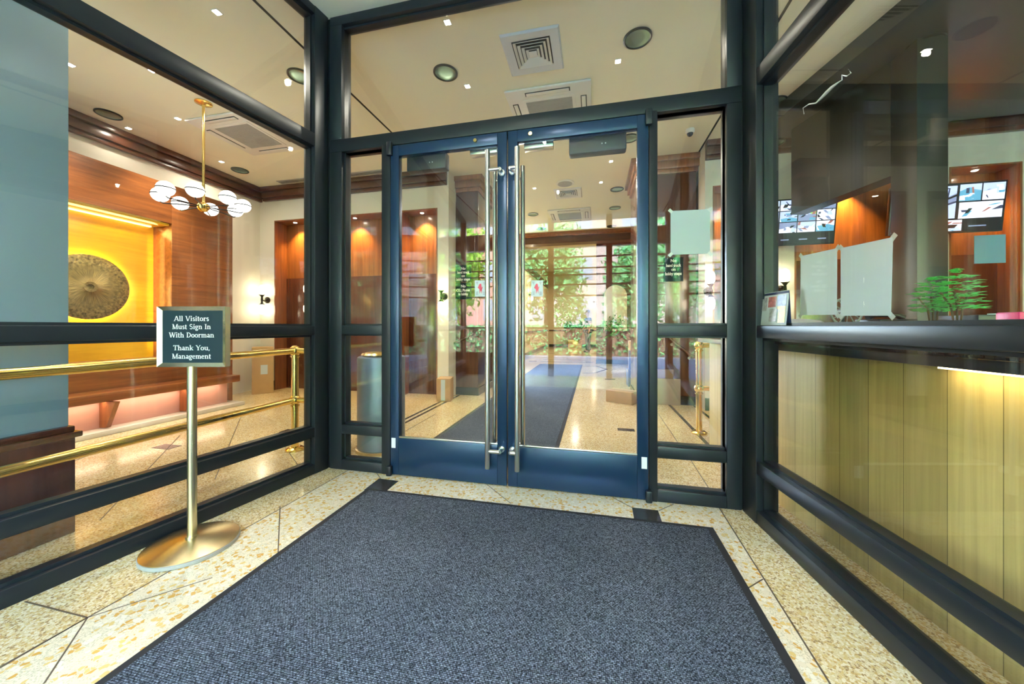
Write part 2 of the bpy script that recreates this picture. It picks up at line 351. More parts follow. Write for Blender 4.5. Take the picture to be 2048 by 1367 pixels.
# ------------------------------------------------------------------ mesh builder
class MB:
    def __init__(s):
        s.bm = bmesh.new()
    def _add(s, pts, faces):
        vs_ = [s.bm.verts.new(p) for p in pts]
        for f in faces:
            try: s.bm.faces.new([vs_[i] for i in f])
            except ValueError: pass
        return vs_
    def box(s, x0, x1, y0, y1, z0, z1, bevel=0.0, mx=None):
        pts = [Vector(p) for p in ((x0, y0, z0), (x1, y0, z0), (x1, y1, z0), (x0, y1, z0), (x0, y0, z1), (x1, y0, z1), (x1, y1, z1), (x0, y1, z1))]
        if mx is not None: pts = [mx @ p for p in pts]
        vs_ = s._add(pts, [(0, 3, 2, 1), (4, 5, 6, 7), (0, 1, 5, 4), (1, 2, 6, 5), (2, 3, 7, 6), (3, 0, 4, 7)])
        if bevel > 0:
            ed = list({e for v in vs_ for e in v.link_edges})
            bmesh.ops.bevel(s.bm, geom=ed, offset=bevel, segments=2, profile=0.5, affect='EDGES')
        return s
    def obox(s, c, size, rz=0, bevel=0.0, rx=0, ry=0):
        mx = Matrix.Translation(c) @ Matrix.Rotation(rz, 4, 'Z') @ Matrix.Rotation(rx, 4, 'X') @ Matrix.Rotation(ry, 4, 'Y')
        a, b_, c_ = [q / 2 for q in size]
        return s.box(-a, a, -b_, b_, -c_, c_, bevel, mx)
    def bar(s, p, q, t0, t1, z0, z1, nrm, bevel=0.0):
        """box along the plan line p->q, from t0 to t1 along the plan normal nrm"""
        p, q, n = Vector((p[0], p[1], 0)), Vector((q[0], q[1], 0)), Vector((nrm[0], nrm[1], 0))
        a = [p + n * t0, q + n * t0, q + n * t1, p + n * t1]
        if (a[1] - a[0]).cross(a[3] - a[0]).z < 0: a = a[::-1]
        pts = [v + Vector((0, 0, z0)) for v in a] + [v + Vector((0, 0, z1)) for v in a]
        vs_ = s._add(pts, [(0, 3, 2, 1), (4, 5, 6, 7), (0, 1, 5, 4), (1, 2, 6, 5), (2, 3, 7, 6), (3, 0, 4, 7)])
        if bevel > 0:
            ed = list({e for v in vs_ for e in v.link_edges})
            bmesh.ops.bevel(s.bm, geom=ed, offset=bevel, segments=2, profile=0.5, affect='EDGES')
        return s
    def prism(s, pts, z0, z1):
        n = len(pts)
        ar = sum(pts[i][0] * pts[(i + 1) % n][1] - pts[(i + 1) % n][0] * pts[i][1] for i in range(n))
        if ar < 0: pts = pts[::-1]
        v = [(p[0], p[1], z0) for p in pts] + [(p[0], p[1], z1) for p in pts]
        s._add(v, [tuple(range(n))[::-1], tuple(range(n, 2 * n))] + [(i, (i + 1) % n, n + (i + 1) % n, n + i) for i in range(n)])
        return s
    def prism_mx(s, pts, d0, d1, mx):
        """outline in the local XZ plane, thickness along local y"""
        n = len(pts)
        v = [mx @ Vector((p[0], d0, p[1])) for p in pts] + [mx @ Vector((p[0], d1, p[1])) for p in pts]
        s._add(v, [tuple(range(n)), tuple(range(n, 2 * n))[::-1]] + [((i + 1) % n, i, n + i, n + (i + 1) % n) for i in range(n)])
        return s
    def cyl(s, p, q, r0, r1=None, seg=20):
        p, q = Vector(p), Vector(q)
        r1 = r0 if r1 is None else r1
        d = (q - p).normalized()
        rot = d.to_track_quat('Z', 'Y').to_matrix()
        v = []
        for c, r in ((p, r0), (q, r1)):
            for i in range(seg):
                a = 2 * math.pi * i / seg
                v.append(c + rot @ Vector((r * math.cos(a), r * math.sin(a), 0)))
        s._add(v, [(i, (i + 1) % seg, seg + (i + 1) % seg, seg + i) for i in range(seg)] + [tuple(range(seg))[::-1], tuple(range(seg, 2 * seg))])
        return s
    def lathe(s, c, prof, seg=32, mx=None, close=True):
        c = Vector(c)
        mx = mx or Matrix.Identity(3)
        v, n = [], len(prof)
        for r, z in prof:
            for i in range(seg):
                a = 2 * math.pi * i / seg
                v.append(c + mx @ Vector((r * math.cos(a), r * math.sin(a), z)))
        f = []
        for k in range(n - 1):
            for i in range(seg):
                j = (i + 1) % seg
                f.append((k * seg + i, k * seg + j, (k + 1) * seg + j, (k + 1) * seg + i))
        if close:
            f.append(tuple(range(seg))[::-1]); f.append(tuple(range((n - 1) * seg, n * seg)))
        s._add(v, f)
        return s
    def sphere(s, c, r, seg=20, rings=12, sc_=(1, 1, 1)):
        c = Vector(c)
        v = [c + Vector((0, 0, -r * sc_[2]))]
        for k in range(1, rings):
            t = math.pi * k / rings - math.pi / 2
            for i in range(seg):
                a = 2 * math.pi * i / seg
                v.append(c + Vector((r * math.cos(t) * math.cos(a) * sc_[0], r * math.cos(t) * math.sin(a) * sc_[1], r * math.sin(t) * sc_[2])))
        v.append(c + Vector((0, 0, r * sc_[2])))
        f = [(0, 1 + (i + 1) % seg, 1 + i) for i in range(seg)]
        for k in range(rings - 2):
            for i in range(seg):
                j = (i + 1) % seg
                f.append((1 + k * seg + i, 1 + k * seg + j, 1 + (k + 1) * seg + j, 1 + (k + 1) * seg + i))
        L_ = len(v) - 1
        f += [(L_, 1 + (rings - 2) * seg + i, 1 + (rings - 2) * seg + (i + 1) % seg) for i in range(seg)]
        s._add(v, f)
        return s
    def tube(s, pts, r, seg=10):
        pts = [Vector(p) for p in pts]
        v = []
        n = len(pts)
        for k, p in enumerate(pts):
            d = (pts[min(k + 1, n - 1)] - pts[max(k - 1, 0)]).normalized()
            rot = d.to_track_quat('Z', 'Y').to_matrix()
            rr = r[k] if isinstance(r, (list, tuple)) else r
            for i in range(seg):
                a = 2 * math.pi * i / seg
                v.append(p + rot @ Vector((rr * math.cos(a), rr * math.sin(a), 0)))
        f = []
        for k in range(n - 1):
            for i in range(seg):
                j = (i + 1) % seg
                f.append((k * seg + i, k * seg + j, (k + 1) * seg + j, (k + 1) * seg + i))
        f += [tuple(range(seg))[::-1], tuple(range((n - 1) * seg, n * seg))]
        s._add(v, f)
        return s
    def leaf_quad(s, c, size, rnd):
        a = Vector((rnd.uniform(-1, 1), rnd.uniform(-1, 1), rnd.uniform(-1, 1))).normalized()
        b_ = a.cross(Vector((rnd.uniform(-1, 1), rnd.uniform(-1, 1), rnd.uniform(-1, 1)))).normalized()
        c = Vector(c)
        s._add([c - a * size, c + b_ * size * 0.45, c + a * size, c - b_ * size * 0.45], [(0, 1, 2, 3)])
        return s
    def build(s, name, mat, parent=None, smooth=True, angle=38):
        me = bpy.data.meshes.new(name)
        s.bm.normal_update()
        if parent is not None:
            s.bm.transform(world_matrix(parent).inverted())
        s.bm.to_mesh(me); s.bm.free()
        me.materials.append(M[mat] if isinstance(mat, str) else mat)
        if smooth:
            for p in me.polygons: p.use_smooth = True
            me.set_sharp_from_angle(angle=R(angle))
        o = bpy.data.objects.new(name, me)
        COL.objects.link(o)
        if parent is not None: o.parent = parent
        return o
def world_matrix(o):
    m = Matrix.LocRotScale(o.location, o.rotation_euler, o.scale)
    return world_matrix(o.parent) @ m if o.parent else m
def centre(o):
    """move a top-level mesh's origin to the middle of its footprint"""
    xs = [v.co for v in o.data.vertices]
    c = Vector(((min(p.x for p in xs) + max(p.x for p in xs)) / 2, (min(p.y for p in xs) + max(p.y for p in xs)) / 2, min(p.z for p in xs)))
    o.data.transform(Matrix.Translation(-c)); o.location = c
    return o
def tag(o, label, cat, group=None, kind=None):
    o['label'] = label; o['category'] = cat
    if group: o['group'] = group
    if kind: o['kind'] = kind
    return o
def thing(name, loc, label, cat, group=None, kind=None, rz=0):
    o = bpy.data.objects.new(name, None)
    o.location = loc; o.rotation_euler = (0, 0, rz); o.empty_display_size = 0.1
    COL.objects.link(o)
    return tag(o, label, cat, group, kind)
def struct(o, label=None, cat=None):
    o['kind'] = 'structure'
    if label: o['label'] = label; o['category'] = cat
    return o
def dup(root, loc, label, group=None, rz=None):
    r = root.copy(); COL.objects.link(r); r.location = loc
    if rz is not None: r.rotation_euler = (0, 0, rz)
    r['label'] = label
    if group: r['group'] = group
    for ch in list(root.children):
        c = ch.copy(); COL.objects.link(c); c.parent = r
        for g in list(ch.children):
            d = g.copy(); COL.objects.link(d); d.parent = c
    return r
def lamp(kind, loc, energy, col, parent=None, rot=(0, 0, 0), size=0.05, angle=150, blend=1.0, size_y=None):
    d = bpy.data.lights.new('lamp_light', kind)
    d.energy = energy; d.color = col
    if kind == 'AREA':
        d.size = size
        if size_y: d.shape = 'RECTANGLE'; d.size_y = size_y
    else: d.shadow_soft_size = size
    if kind == 'SPOT': d.spot_size = R(angle); d.spot_blend = blend
    o = bpy.data.objects.new('lamp_light', d)
    o.location = loc; o.rotation_euler = rot
    COL.objects.link(o)
    if parent is not None:
        o.parent = parent
        o.matrix_parent_inverse = world_matrix(parent).inverted()
    return o

# text ---------------------------------------------------------------
def sans_text(body, size, mx, parent, name='lettering', mat='white_letter', bold=0.0, width=None, align='CENTER'):
    cu = bpy.data.curves.new('letters', 'FONT')
    cu.body = body; cu.size = size; cu.align_x = align; cu.extrude = 0.0006; cu.offset = bold; cu.resolution_u = 3
    t = bpy.data.objects.new('letters', cu); COL.objects.link(t)
    dg = bpy.context.evaluated_depsgraph_get()
    me = bpy.data.meshes.new_from_object(t.evaluated_get(dg))
    bpy.data.objects.remove(t)
    w = max(v.co.x for v in me.vertices) - min(v.co.x for v in me.vertices)
    k = width / w if width else 1
    me.transform(Matrix.Diagonal((k, 1, 1, 1)))
    me.transform(Matrix.Rotation(R(90), 4, 'X'))       # stand it in the local XZ plane, facing -y
    me.transform(world_matrix(parent).inverted() @ mx)
    me.materials.clear(); me.materials.append(M[mat])
    o = bpy.data.objects.new(name, me); COL.objects.link(o); o.parent = parent
    return o

class Serif:
    """a small old-style roman letter set, drawn as thick and thin strokes with slab serifs; cap height 1"""
    W, T = 0.125, 0.06
    def __init__(s): s.polys = []; s.x = 0
    def rect(s, x0, x1, y0, y1): s.polys.append([(s.x + x0, y0), (s.x + x1, y0), (s.x + x1, y1), (s.x + x0, y1)])
    def stem(s, x, y0, y1, w=None): w = w or s.W; s.rect(x - w / 2, x + w / 2, y0, y1)
    def ser(s, x, y, h=0.17): s.rect(x - h, x + h, y - 0.0 if y < 0.5 else y - 0.05, y + 0.05 if y < 0.5 else y)
    def diag(s, x0, y0, x1, y1, w): s.polys.append([(s.x + x0 - w / 2, y0), (s.x + x0 + w / 2, y0), (s.x + x1 + w / 2, y1), (s.x + x1 - w / 2, y1)])
    def arc(s, cx, cy, rx, ry, a0, a1, thick='side', n=12):
        pr = None
        for i in range(n + 1):
            a = R(a0 + (a1 - a0) * i / n)
            k = abs(math.cos(a)) if thick == 'side' else abs(math.sin(a)) * 0.9
            w = (s.T + (s.W - s.T) * k) / 2
            c, d = math.cos(a), math.sin(a)
            q = ((s.x + cx + (rx + w) * c, cy + (ry + w) * d), (s.x + cx + (rx - w) * c, cy + (ry - w) * d))
            if pr: s.polys.append([pr[0], q[0], q[1], pr[1]])
            pr = q
    def arch(s, x0, x1, y=0.42):
        m = (x0 + x1) / 2
        s.arc(m, y, (x1 - x0) / 2, 0.23, 0, 165)
        s.stem(x1, 0, y)
    def put(s, ch):
        g = {
            'A': lambda: (s.diag(0.06, 0, 0.38, 1, s.T), s.diag(0.74, 0, 0.42, 1, s.W), s.rect(0.17, 0.6, 0.3, 0.36), s.ser(0.06, 0, 0.12), s.ser(0.74, 0, 0.15), 0.84),
            'V': lambda: (s.diag(0.40, 0, 0.10, 1, s.W), s.diag(0.42, 0, 0.74, 1, s.T), s.ser(0.1, 1, 0.15), s.ser(0.74, 1, 0.12), 0.84),
            'l': lambda: (s.stem(0.17, 0, 1.02), s.ser(0.17, 0, 0.15), s.rect(0.03, 0.17, 0.96, 1.02), 0.36),
            'i': lambda: (s.stem(0.17, 0, 0.68), s.ser(0.17, 0, 0.15), s.rect(0.03, 0.17, 0.62, 0.68), s.rect(0.09, 0.25, 0.84, 1.0), 0.36),
            's': lambda: (s.arc(0.24, 0.50, 0.14, 0.15, 35, 270, 'flat'), s.arc(0.24, 0.20, 0.15, 0.16, 90, -145, 'flat'), 0.48),
            'S': lambda: (s.arc(0.32, 0.74, 0.21, 0.22, 30, 270, 'flat'), s.arc(0.32, 0.27, 0.23, 0.24, 90, -150, 'flat'), 0.68),
            't': lambda: (s.stem(0.17, 0.06, 0.88), s.rect(0.02, 0.36, 0.62, 0.68), s.arc(0.27, 0.13, 0.10, 0.11, 180, 320, 'flat'), 0.42),
            'o': lambda: (s.arc(0.30, 0.34, 0.22, 0.31, 0, 360, n=22), 0.62),
            'e': lambda: (s.arc(0.28, 0.34, 0.20, 0.31, 20, 320, n=20), s.rect(0.1, 0.5, 0.36, 0.42), 0.56),
            'r': lambda: (s.stem(0.17, 0, 0.68), s.ser(0.17, 0, 0.17), s.rect(0.03, 0.17, 0.62, 0.68), s.arc(0.36, 0.46, 0.15, 0.17, 60, 175), s.rect(0.38, 0.50, 0.52, 0.66), 0.52),
            'M': lambda: (s.stem(0.14, 0, 1, s.T), s.stem(0.86, 0, 1), s.diag(0.47, 0.02, 0.16, 1, s.W), s.diag(0.49, 0.02, 0.84, 1, s.T), s.ser(0.14, 0, 0.13), s.ser(0.86, 0, 0.17), s.ser(0.1, 1, 0.11), s.ser(0.9, 1, 0.13), 1.04),
            'u': lambda: (s.stem(0.17, 0.24, 0.68), s.stem(0.54, 0, 0.68), s.arc(0.35, 0.24, 0.185, 0.2, 180, 350), s.rect(0.03, 0.17, 0.62, 0.68), s.rect(0.4, 0.54, 0.62, 0.68), s.rect(0.54, 0.7, 0, 0.05), 0.72),
            'n': lambda: (s.stem(0.17, 0, 0.68), s.arch(0.17, 0.54), s.ser(0.17, 0, 0.15), s.ser(0.54, 0, 0.15), s.rect(0.03, 0.17, 0.62, 0.68), 0.72),
            'h': lambda: (s.stem(0.17, 0, 1.02), s.arch(0.17, 0.54), s.ser(0.17, 0, 0.15), s.ser(0.54, 0, 0.15), s.rect(0.03, 0.17, 0.96, 1.02), 0.72),
            'm': lambda: (s.stem(0.17, 0, 0.68), s.arch(0.17, 0.51), s.arch(0.51, 0.85), s.ser(0.17, 0, 0.14), s.ser(0.51, 0, 0.13), s.ser(0.85, 0, 0.14), s.rect(0.03, 0.17, 0.62, 0.68), 1.02),
            'I': lambda: (s.stem(0.2, 0, 1), s.ser(0.2, 0, 0.18), s.ser(0.2, 1, 0.18), 0.42),
            'W': lambda: (s.diag(0.34, 0, 0.1, 1, s.W), s.diag(0.36, 0, 0.60, 1, s.T), s.diag(0.82, 0, 0.58, 1, s.W), s.diag(0.84, 0, 1.08, 1, s.T), s.ser(0.1, 1, 0.14), s.ser(0.59, 1, 0.14), s.ser(1.08, 1, 0.12), 1.18),
            'D': lambda: (s.stem(0.18, 0, 1), s.ser(0.18, 0, 0.16), s.ser(0.18, 1, 0.16), s.arc(0.3, 0.5, 0.42, 0.465, -90, 90, n=18), 0.86),
            'a': lambda: (s.stem(0.43, 0, 0.46), s.arc(0.28, 0.47, 0.15, 0.17, 0, 160, 'flat'), s.arc(0.25, 0.19, 0.15, 0.15, 0, 360, n=16), s.rect(0.43, 0.58, 0, 0.05), 0.58),
            'T': lambda: (s.stem(0.38, 0, 1), s.ser(0.38, 0, 0.18), s.rect(0.03, 0.73, 0.93, 1), s.rect(0.03, 0.09, 0.76, 1), s.rect(0.67, 0.73, 0.76, 1), 0.78),
            'k': lambda: (s.stem(0.17, 0, 1.02), s.ser(0.17, 0, 0.15), s.rect(0.03, 0.17, 0.96, 1.02), s.diag(0.22, 0.28, 0.54, 0.66, s.T), s.diag(0.58, 0, 0.34, 0.42, s.W), s.ser(0.56, 0.68, 0.12), s.ser(0.58, 0, 0.12), 0.72),
            'Y': lambda: (s.diag(0.40, 0.45, 0.10, 1, s.W), s.diag(0.42, 0.45, 0.72, 1, s.T), s.stem(0.41, 0, 0.47), s.ser(0.41, 0, 0.17), s.ser(0.1, 1, 0.14), s.ser(0.72, 1, 0.12), 0.82),
            'g': lambda: (s.arc(0.26, 0.44, 0.17, 0.21, 0, 360, n=18), s.arc(0.28, -0.13, 0.20, 0.13, 0, 360, 'flat', n=18), s.diag(0.16, 0.02, 0.16, 0.26, s.T), s.rect(0.4, 0.56, 0.60, 0.68), 0.58),
            ',': lambda: (s.rect(0.06, 0.2, 0, 0.14), s.diag(0.08, -0.16, 0.16, 0.02, s.T), 0.3),
            ' ': lambda: (0.40,),
        }[ch]()
        s.x += g[-1]
def serif_line(mb, body, width, cap, cx, base, mx, depth=0.0012):
    f = Serif()
    for ch in body: f.put(ch)
    kx = width / f.x
    for p in f.polys:
        pts = [((a - f.x / 2) * kx + cx, b_ * cap + base) for a, b_ in p]
        ar = sum(pts[i][0] * pts[(i + 1) % 4][1] - pts[(i + 1) % 4][0] * pts[i][1] for i in range(4))
        if ar < 0: pts = pts[::-1]
        mb.prism_mx(pts, -depth, 0, mx)

# ================================================================== THE SETTING
LX0, BX1 = -5.6, 5.4                     # outer side walls
YB = 5.04                                # rear walls of the two side bays
YR = -3.0                                # street front, behind the photographer
FY = 19.0
# floor and ceiling
b = MB(); b.box(LX0 - .2, BX1 + .2, YR - .15, FY + .2, -0.2, 0)
struct(b.build('floor', 'terrazzo_fine'), 'cream terrazzo lobby floor', 'floor')
b = MB(); b.box(LX0 - .2, BX1 + .2, YR - .15, 9.3, CEIL, CEIL + .2)
struct(b.build('ceiling', 'ceiling_paint'), 'cream plaster lobby ceiling', 'ceiling')
b = MB(); b.box(-3.6, 2.3, 9.3, FY + .2, 4.0, 4.2)
struct(b.build('ceiling_hall', 'ceiling_paint'), 'higher plaster ceiling of the far hall', 'ceiling')
# ceiling slots along the middle bay
b = MB()
b.box(-2.395, -2.375, YR, 5.34, CEIL - .004, CEIL); b.box(1.375, 1.395, YR, 5.33, CEIL - .004, CEIL)
struct(b.build('trim_1', 'dark_void'), 'dark ceiling slots beside the middle bay', 'trim')
# dark soffit over the desk, its edge running slantwise
sA, sB = cei(1540, 250, 3.28), cei(1855, 0, 3.28)
sd = (sB - sA).normalized()
def s_at(y): return sA + sd * ((y - sA.y) / sd.y)
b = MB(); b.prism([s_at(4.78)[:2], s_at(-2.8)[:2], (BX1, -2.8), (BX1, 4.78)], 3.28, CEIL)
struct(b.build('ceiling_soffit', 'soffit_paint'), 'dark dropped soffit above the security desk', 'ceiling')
# a second, deeper dark bulkhead under it, above the monitors
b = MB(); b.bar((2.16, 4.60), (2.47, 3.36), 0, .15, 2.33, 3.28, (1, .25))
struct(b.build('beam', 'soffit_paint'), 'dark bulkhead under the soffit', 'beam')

def bay_wall(name, x0, x1, niches, label):
    """cream wall with wood-lined tall niches"""
    b = MB(); xs = x0
    for a, c in niches:
        b.box(xs, a, YB, YB + .3, 0, CEIL); b.box(a, c, YB, YB + .3, 2.88, CEIL); xs = c
    b.box(xs, x1, YB, YB + .3, 0, CEIL)
    w = struct(b.build(name, 'cream_paint'), label, 'wall')
    for a, c in niches:
        n = MB()
        n.box(a, c, YB + .25, YB + .3, 0, 2.88); n.box(a, a + .018, YB - .004, YB + .25, 0, 2.88); n.box(c - .018, c, YB - .004, YB + .25, 0, 2.88)
        n.box(a + .018, c - .018, YB - .004, YB + .25, 2.862, 2.88)
        no = n.build('niche', 'red_wood', w)
        d = MB(); d.box(a + .02, c - .02, YB + .225, YB + .249, 0.0, 1.92, .003)
        d.build('door_panel', 'shaded_dark_wood', no)
    # skirting between the niches
    s = MB(); xs = x0
    for a, c in niches + [(x1, x1)]:
        if a - xs > .03: s.box(xs, a, YB - .015, YB, 0, .16)
        xs = c
    s.build('skirting', 'black_stone', w)
    return w
LN = [(-5.30, -4.665), (-4.44, -3.20), (-2.93, -2.31)]
RN = [(1.49, 2.10), (2.40, 3.64), (3.92, 4.56)]
bay_wall('wall_back', LX0, -2.13, LN, 'cream wall with wood-lined niches beyond the brass rail')
bay_wall('wall_rear', 1.40, BX1, RN, 'cream wall with wood-lined niches behind the security desk')
b = MB(); b.box(LX0 - .2, LX0, YR, YB + .3, 0, CEIL); struct(b.build('wall_left', 'cream_paint'), 'cream left wall behind the gold alcove', 'wall')
b = MB(); b.box(BX1, BX1 + .2, YR, YB + .3, 0, CEIL); struct(b.build('wall_right', 'cream_paint'), 'cream wall at the far end of the desk', 'wall')
# wood crown mouldings
def crown(name, runs, label):
    b = MB()
    for p, q, n in runs:
        for t, z0, z1 in ((.05, 3.21, 3.26), (.075, 3.26, 3.36), (.11, 3.36, CEIL)):
            b.bar(p, q, 0, t, z0, z1, n, .004)
    struct(b.build(name, 'dark_wood_flat'), label, 'trim')
crown('trim_2', [((LX0, YR), (LX0, YB), (1, 0)), ((LX0 + .11, YB), (-2.15, YB), (0, -1))], 'dark wood crown moulding round the left bay')
crown('trim_3', [((1.40, YB), (BX1, YB), (0, -1))], 'dark wood crown moulding behind the desk')

# wood piers each side of the middle bay
def pier(name, x0, x1, y0, y1, label):
    b = MB(); b.box(x0, x1, y0, y1, 0.12, CEIL, .004)
    w = struct(b.build(name, 'shaded_dark_wood'), label, 'pier')
    b = MB(); b.box(x0 - .008, x1 + .008, y0 - .012, y1 + .008, 0, .12); b.build('skirting', 'black_stone', w)
    b = MB()
    for t, z0, z1 in ((.02, 3.2, 3.26), (.05, 3.26, 3.36), (.085, 3.36, CEIL)):
        b.box(x0 - t, x1 + t, y0 - t, y1 + t, z0, z1, .004)
    b.build('crown', 'red_wood', w)
    b = MB()
    b.box(x0 + .05, x1 - .05, y0 - .012, y0, .30, 3.05, .004); b.build('panel', 'shaded_dark_wood', w)
    return w
pier('pier', -2.25, -1.76, 5.34, 6.2, 'shade-toned wood pier carrying the hand-truck and phone sign')
pier('pier.001', 0.60, 1.37, 5.33, 6.2, 'shade-toned wood pier behind the stacked cartons')

# far hall shell
b = MB(); b.box(-3.5, -3.3, YB + .3, 9.3, 0, CEIL); struct(b.build('wall_hall_left', 'yellow_paint'), 'yellow side wall beyond the wood pier', 'wall')
b = MB(); b.box(-2.59, -2.39, 9.35, FY, 0, 4.0)
w = struct(b.build('wall_hall_far_left', 'yellow_paint'), 'yellow wall of the far hall', 'wall')
b = MB(); b.box(-2.39, -2.36, 9.35, FY, 0.84, 0.90); b.build('chair_rail', 'dark_wood_flat', w)
b = MB(); b.box(-2.39, -2.36, 9.35, FY, 3.1, 3.4); b.build('crown', 'dark_wood_flat', w)
b = MB(); b.box(-2.39, -2.37, 9.35, FY, 0, .12); b.build('skirting', 'dark_tile', w)
b = MB(); b.box(-3.6, 2.3, FY, FY + .2, 0, 4.0)
w = struct(b.build('wall_end', 'yellow_paint'), 'pale yellow end wall of the far hall', 'wall')
b = MB(); b.box(-2.3, 1.6, FY - .03, FY, 0.84, 0.90); b.build('chair_rail', 'dark_wood_flat', w)
b = MB(); b.box(-2.3, 1.6, FY - .02, FY, 0, .14); b.build('skirting', 'dark_tile', w)
b = MB(); b.box(1.9, 2.1, 9.35, FY, 0, 4.0); struct(b.build('wall_hall_right', 'yellow_paint'), 'yellow wall of the far hall opposite', 'wall')
b = MB(); b.box(1.45, 1.65, YB + .3, 9.0, 0, CEIL); struct(b.build('wall_hall_side', 'shaded_dark_wood'), 'dark wood wall behind the cartons', 'wall')
b = MB(); b.box(-3.5, 2.3, 9.0, 9.3, 3.17, 4.2)
w = struct(b.build('beam.001', 'dark_wood_flat'), 'dark wood beam across the lobby', 'beam')
b = MB(); b.box(-3.3, 1.45, 8.9, 9.0, 3.33, CEIL, .004); b.build('crown', 'red_wood_flat', w)
# wood screen wall with arched cream panel
b = MB(); b.box(0.08, 1.9, 10.7, 10.95, 0.1, 4.0)
w = struct(b.build('wall_screen', 'shaded_dark_wood'), 'dark wood wall with an arched cream panel', 'wall')
b = MB(); b.box(0.07, 1.9, 10.68, 10.7, 0, .12); b.build('skirting', 'black_stone', w)
b = MB(); b.box(0.08, 1.9, 10.67, 10.7, 0.80, 0.86); b.build('dado_rail', 'dark_wood_flat', w)
x0, x1 = aty(1208, 0, 10.68).x, aty(1254, 0, 10.68).x
zc, ra = 1.95, (x1 - x0) / 2
pts = [(x0, .96), (x1, .96)] + [((x0 + x1) / 2 + ra * math.cos(R(a)), zc + ra * math.sin(R(a))) for a in range(0, 181, 12)]
b = MB(); b.prism_mx(pts, 10.672, 10.7, Matrix.Identity(4)); b.build('arched_panel', 'cream_paint', w)

# wall pier at the left, blue daylight tint put into its colour, dark wood base
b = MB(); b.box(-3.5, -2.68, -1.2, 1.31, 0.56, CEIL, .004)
w = struct(b.build('pier.002', 'daylight_tinted_paint'), 'wall pier coloured with blue daylight, with dark wood base', 'pier')
b = MB(); b.box(-3.5, -2.66, -1.2, 1.325, 0, .50, .004); b.box(-3.5, -2.64, -1.2, 1.345, .50, .53, .006); b.box(-3.5, -2.66, -1.2, 1.325, .53, .56, .006)
b.build('wood_base', 'shaded_dark_wood', w)

# gold alcove: wood surround standing on the left wall
SX = -5.0
AY0, AY1, OY0, OY1, OZ0, OZ1, AZ = 1.33, 4.07, 2.05, 3.32, 0.71, 2.28, 2.80
b = MB()
b.box(LX0, SX, AY0, OY0, 0, AZ, .003); b.box(LX0, SX, OY1, AY1, 0, AZ, .003); b.box(LX0, SX, OY0, OY1, OZ1 + .05, AZ)
b.box(LX0, SX, OY0, OY1, .0, OZ0)
w = struct(b.build('wall_alcove', 'red_wood_flat'), 'red wood surround of the gold alcove', 'wall')
b = MB(); b.box(LX0, SX - .30, OY0, OY1, OZ0, OZ1 + .05); b.build('back_panel', 'cove_tinted_wood', w)
b = MB(); b.box(SX - .30, SX - .03, OY0 + .01, OY1 - .01, OZ1 + .02, OZ1 + .045); b.build('light_cove', 'cove_tinted_wood', w)
b = MB(); b.box(SX - .28, SX - .25, OY0 + .05, OY1 - .05, OZ1 + .008, OZ1 + .02); b.build('cove_lamp', 'strip_glow', w)
lamp('AREA', (SX - .16, (OY0 + OY1) / 2, OZ1), 5, (1, .70, .18), None, (0, R(-28), 0), .2, size_y=1.15)
lamp('AREA', (SX - .2, OY1 - .04, 1.5), 1.2, (1, .62, .18), None, (R(90), 0, R(20)), .15, size_y=1.4)
# bench in the alcove
BY0, BY1 = 1.9, 3.9
t = thing('bench', (SX + .1, 2.6, 0), 'built-in red wood bench under the gold alcove', 'bench')
b = MB(); b.box(SX + .002, SX + .28, AY0 + .2, 3.95, .33, .42, .008); b.build('seat', 'red_wood_flat', t)
b = MB(); b.box(SX + .002, SX + .12, AY0 + .25, 3.9, .05, .33, .004)
b.build('kickboard', 'kick_pink', t)
for yy in (1.9, 2.62, 3.34):
    b = MB(); b.prism_mx([(0, .06), (.09, .06), (.22, .325), (0, .325)], -.02, .02, Matrix.Translation((SX + .122, yy, 0))); b.build('bracket', 'red_wood', t)
b = MB(); b.box(SX + .001, SX + .30, AY0 + .1, 4.0, 0, .05, .006); b.build('plinth', 'plinth_stone', t)
lamp('AREA', (SX + .19, 2.7, .32), 3.2, (1, .70, .48), None, (0, 0, 0), .06, size_y=2.2)

# round bronze wall disc
dc = Vector((SX - .225, 2.70, 1.50))
t = thing('wall_sculpture', dc, 'round hammered bronze disc glowing round its edge in the gold alcove', 'sculpture')
b = MB()
prof = [(0.345, -.012), (.345, .0), (.33, .008), (.22, .012), (.12, .020), (.062, .030), (.055, .036), (.028, .034), (.024, .024), (.001, .022)]
b.lathe(dc, prof, 72, Matrix.Rotation(R(90), 3, 'Y'), close=False); b.build('disc', 'hammered_bronze', t)
b = MB(); b.lathe(dc + Vector((-.03, 0, 0)), [(.285, -.014), (.32, -.014), (.32, .004), (.285, .004), (.285, -.014)], 40, Matrix.Rotation(R(90), 3, 'Y'), close=False)
b.build('halo_lamp', 'cove_glow', t)
b = MB(); b.cyl(dc + Vector((-.075, 0, 0)), dc + Vector((-.012, 0, 0)), .05); b.build('stand_off', 'iron', t)

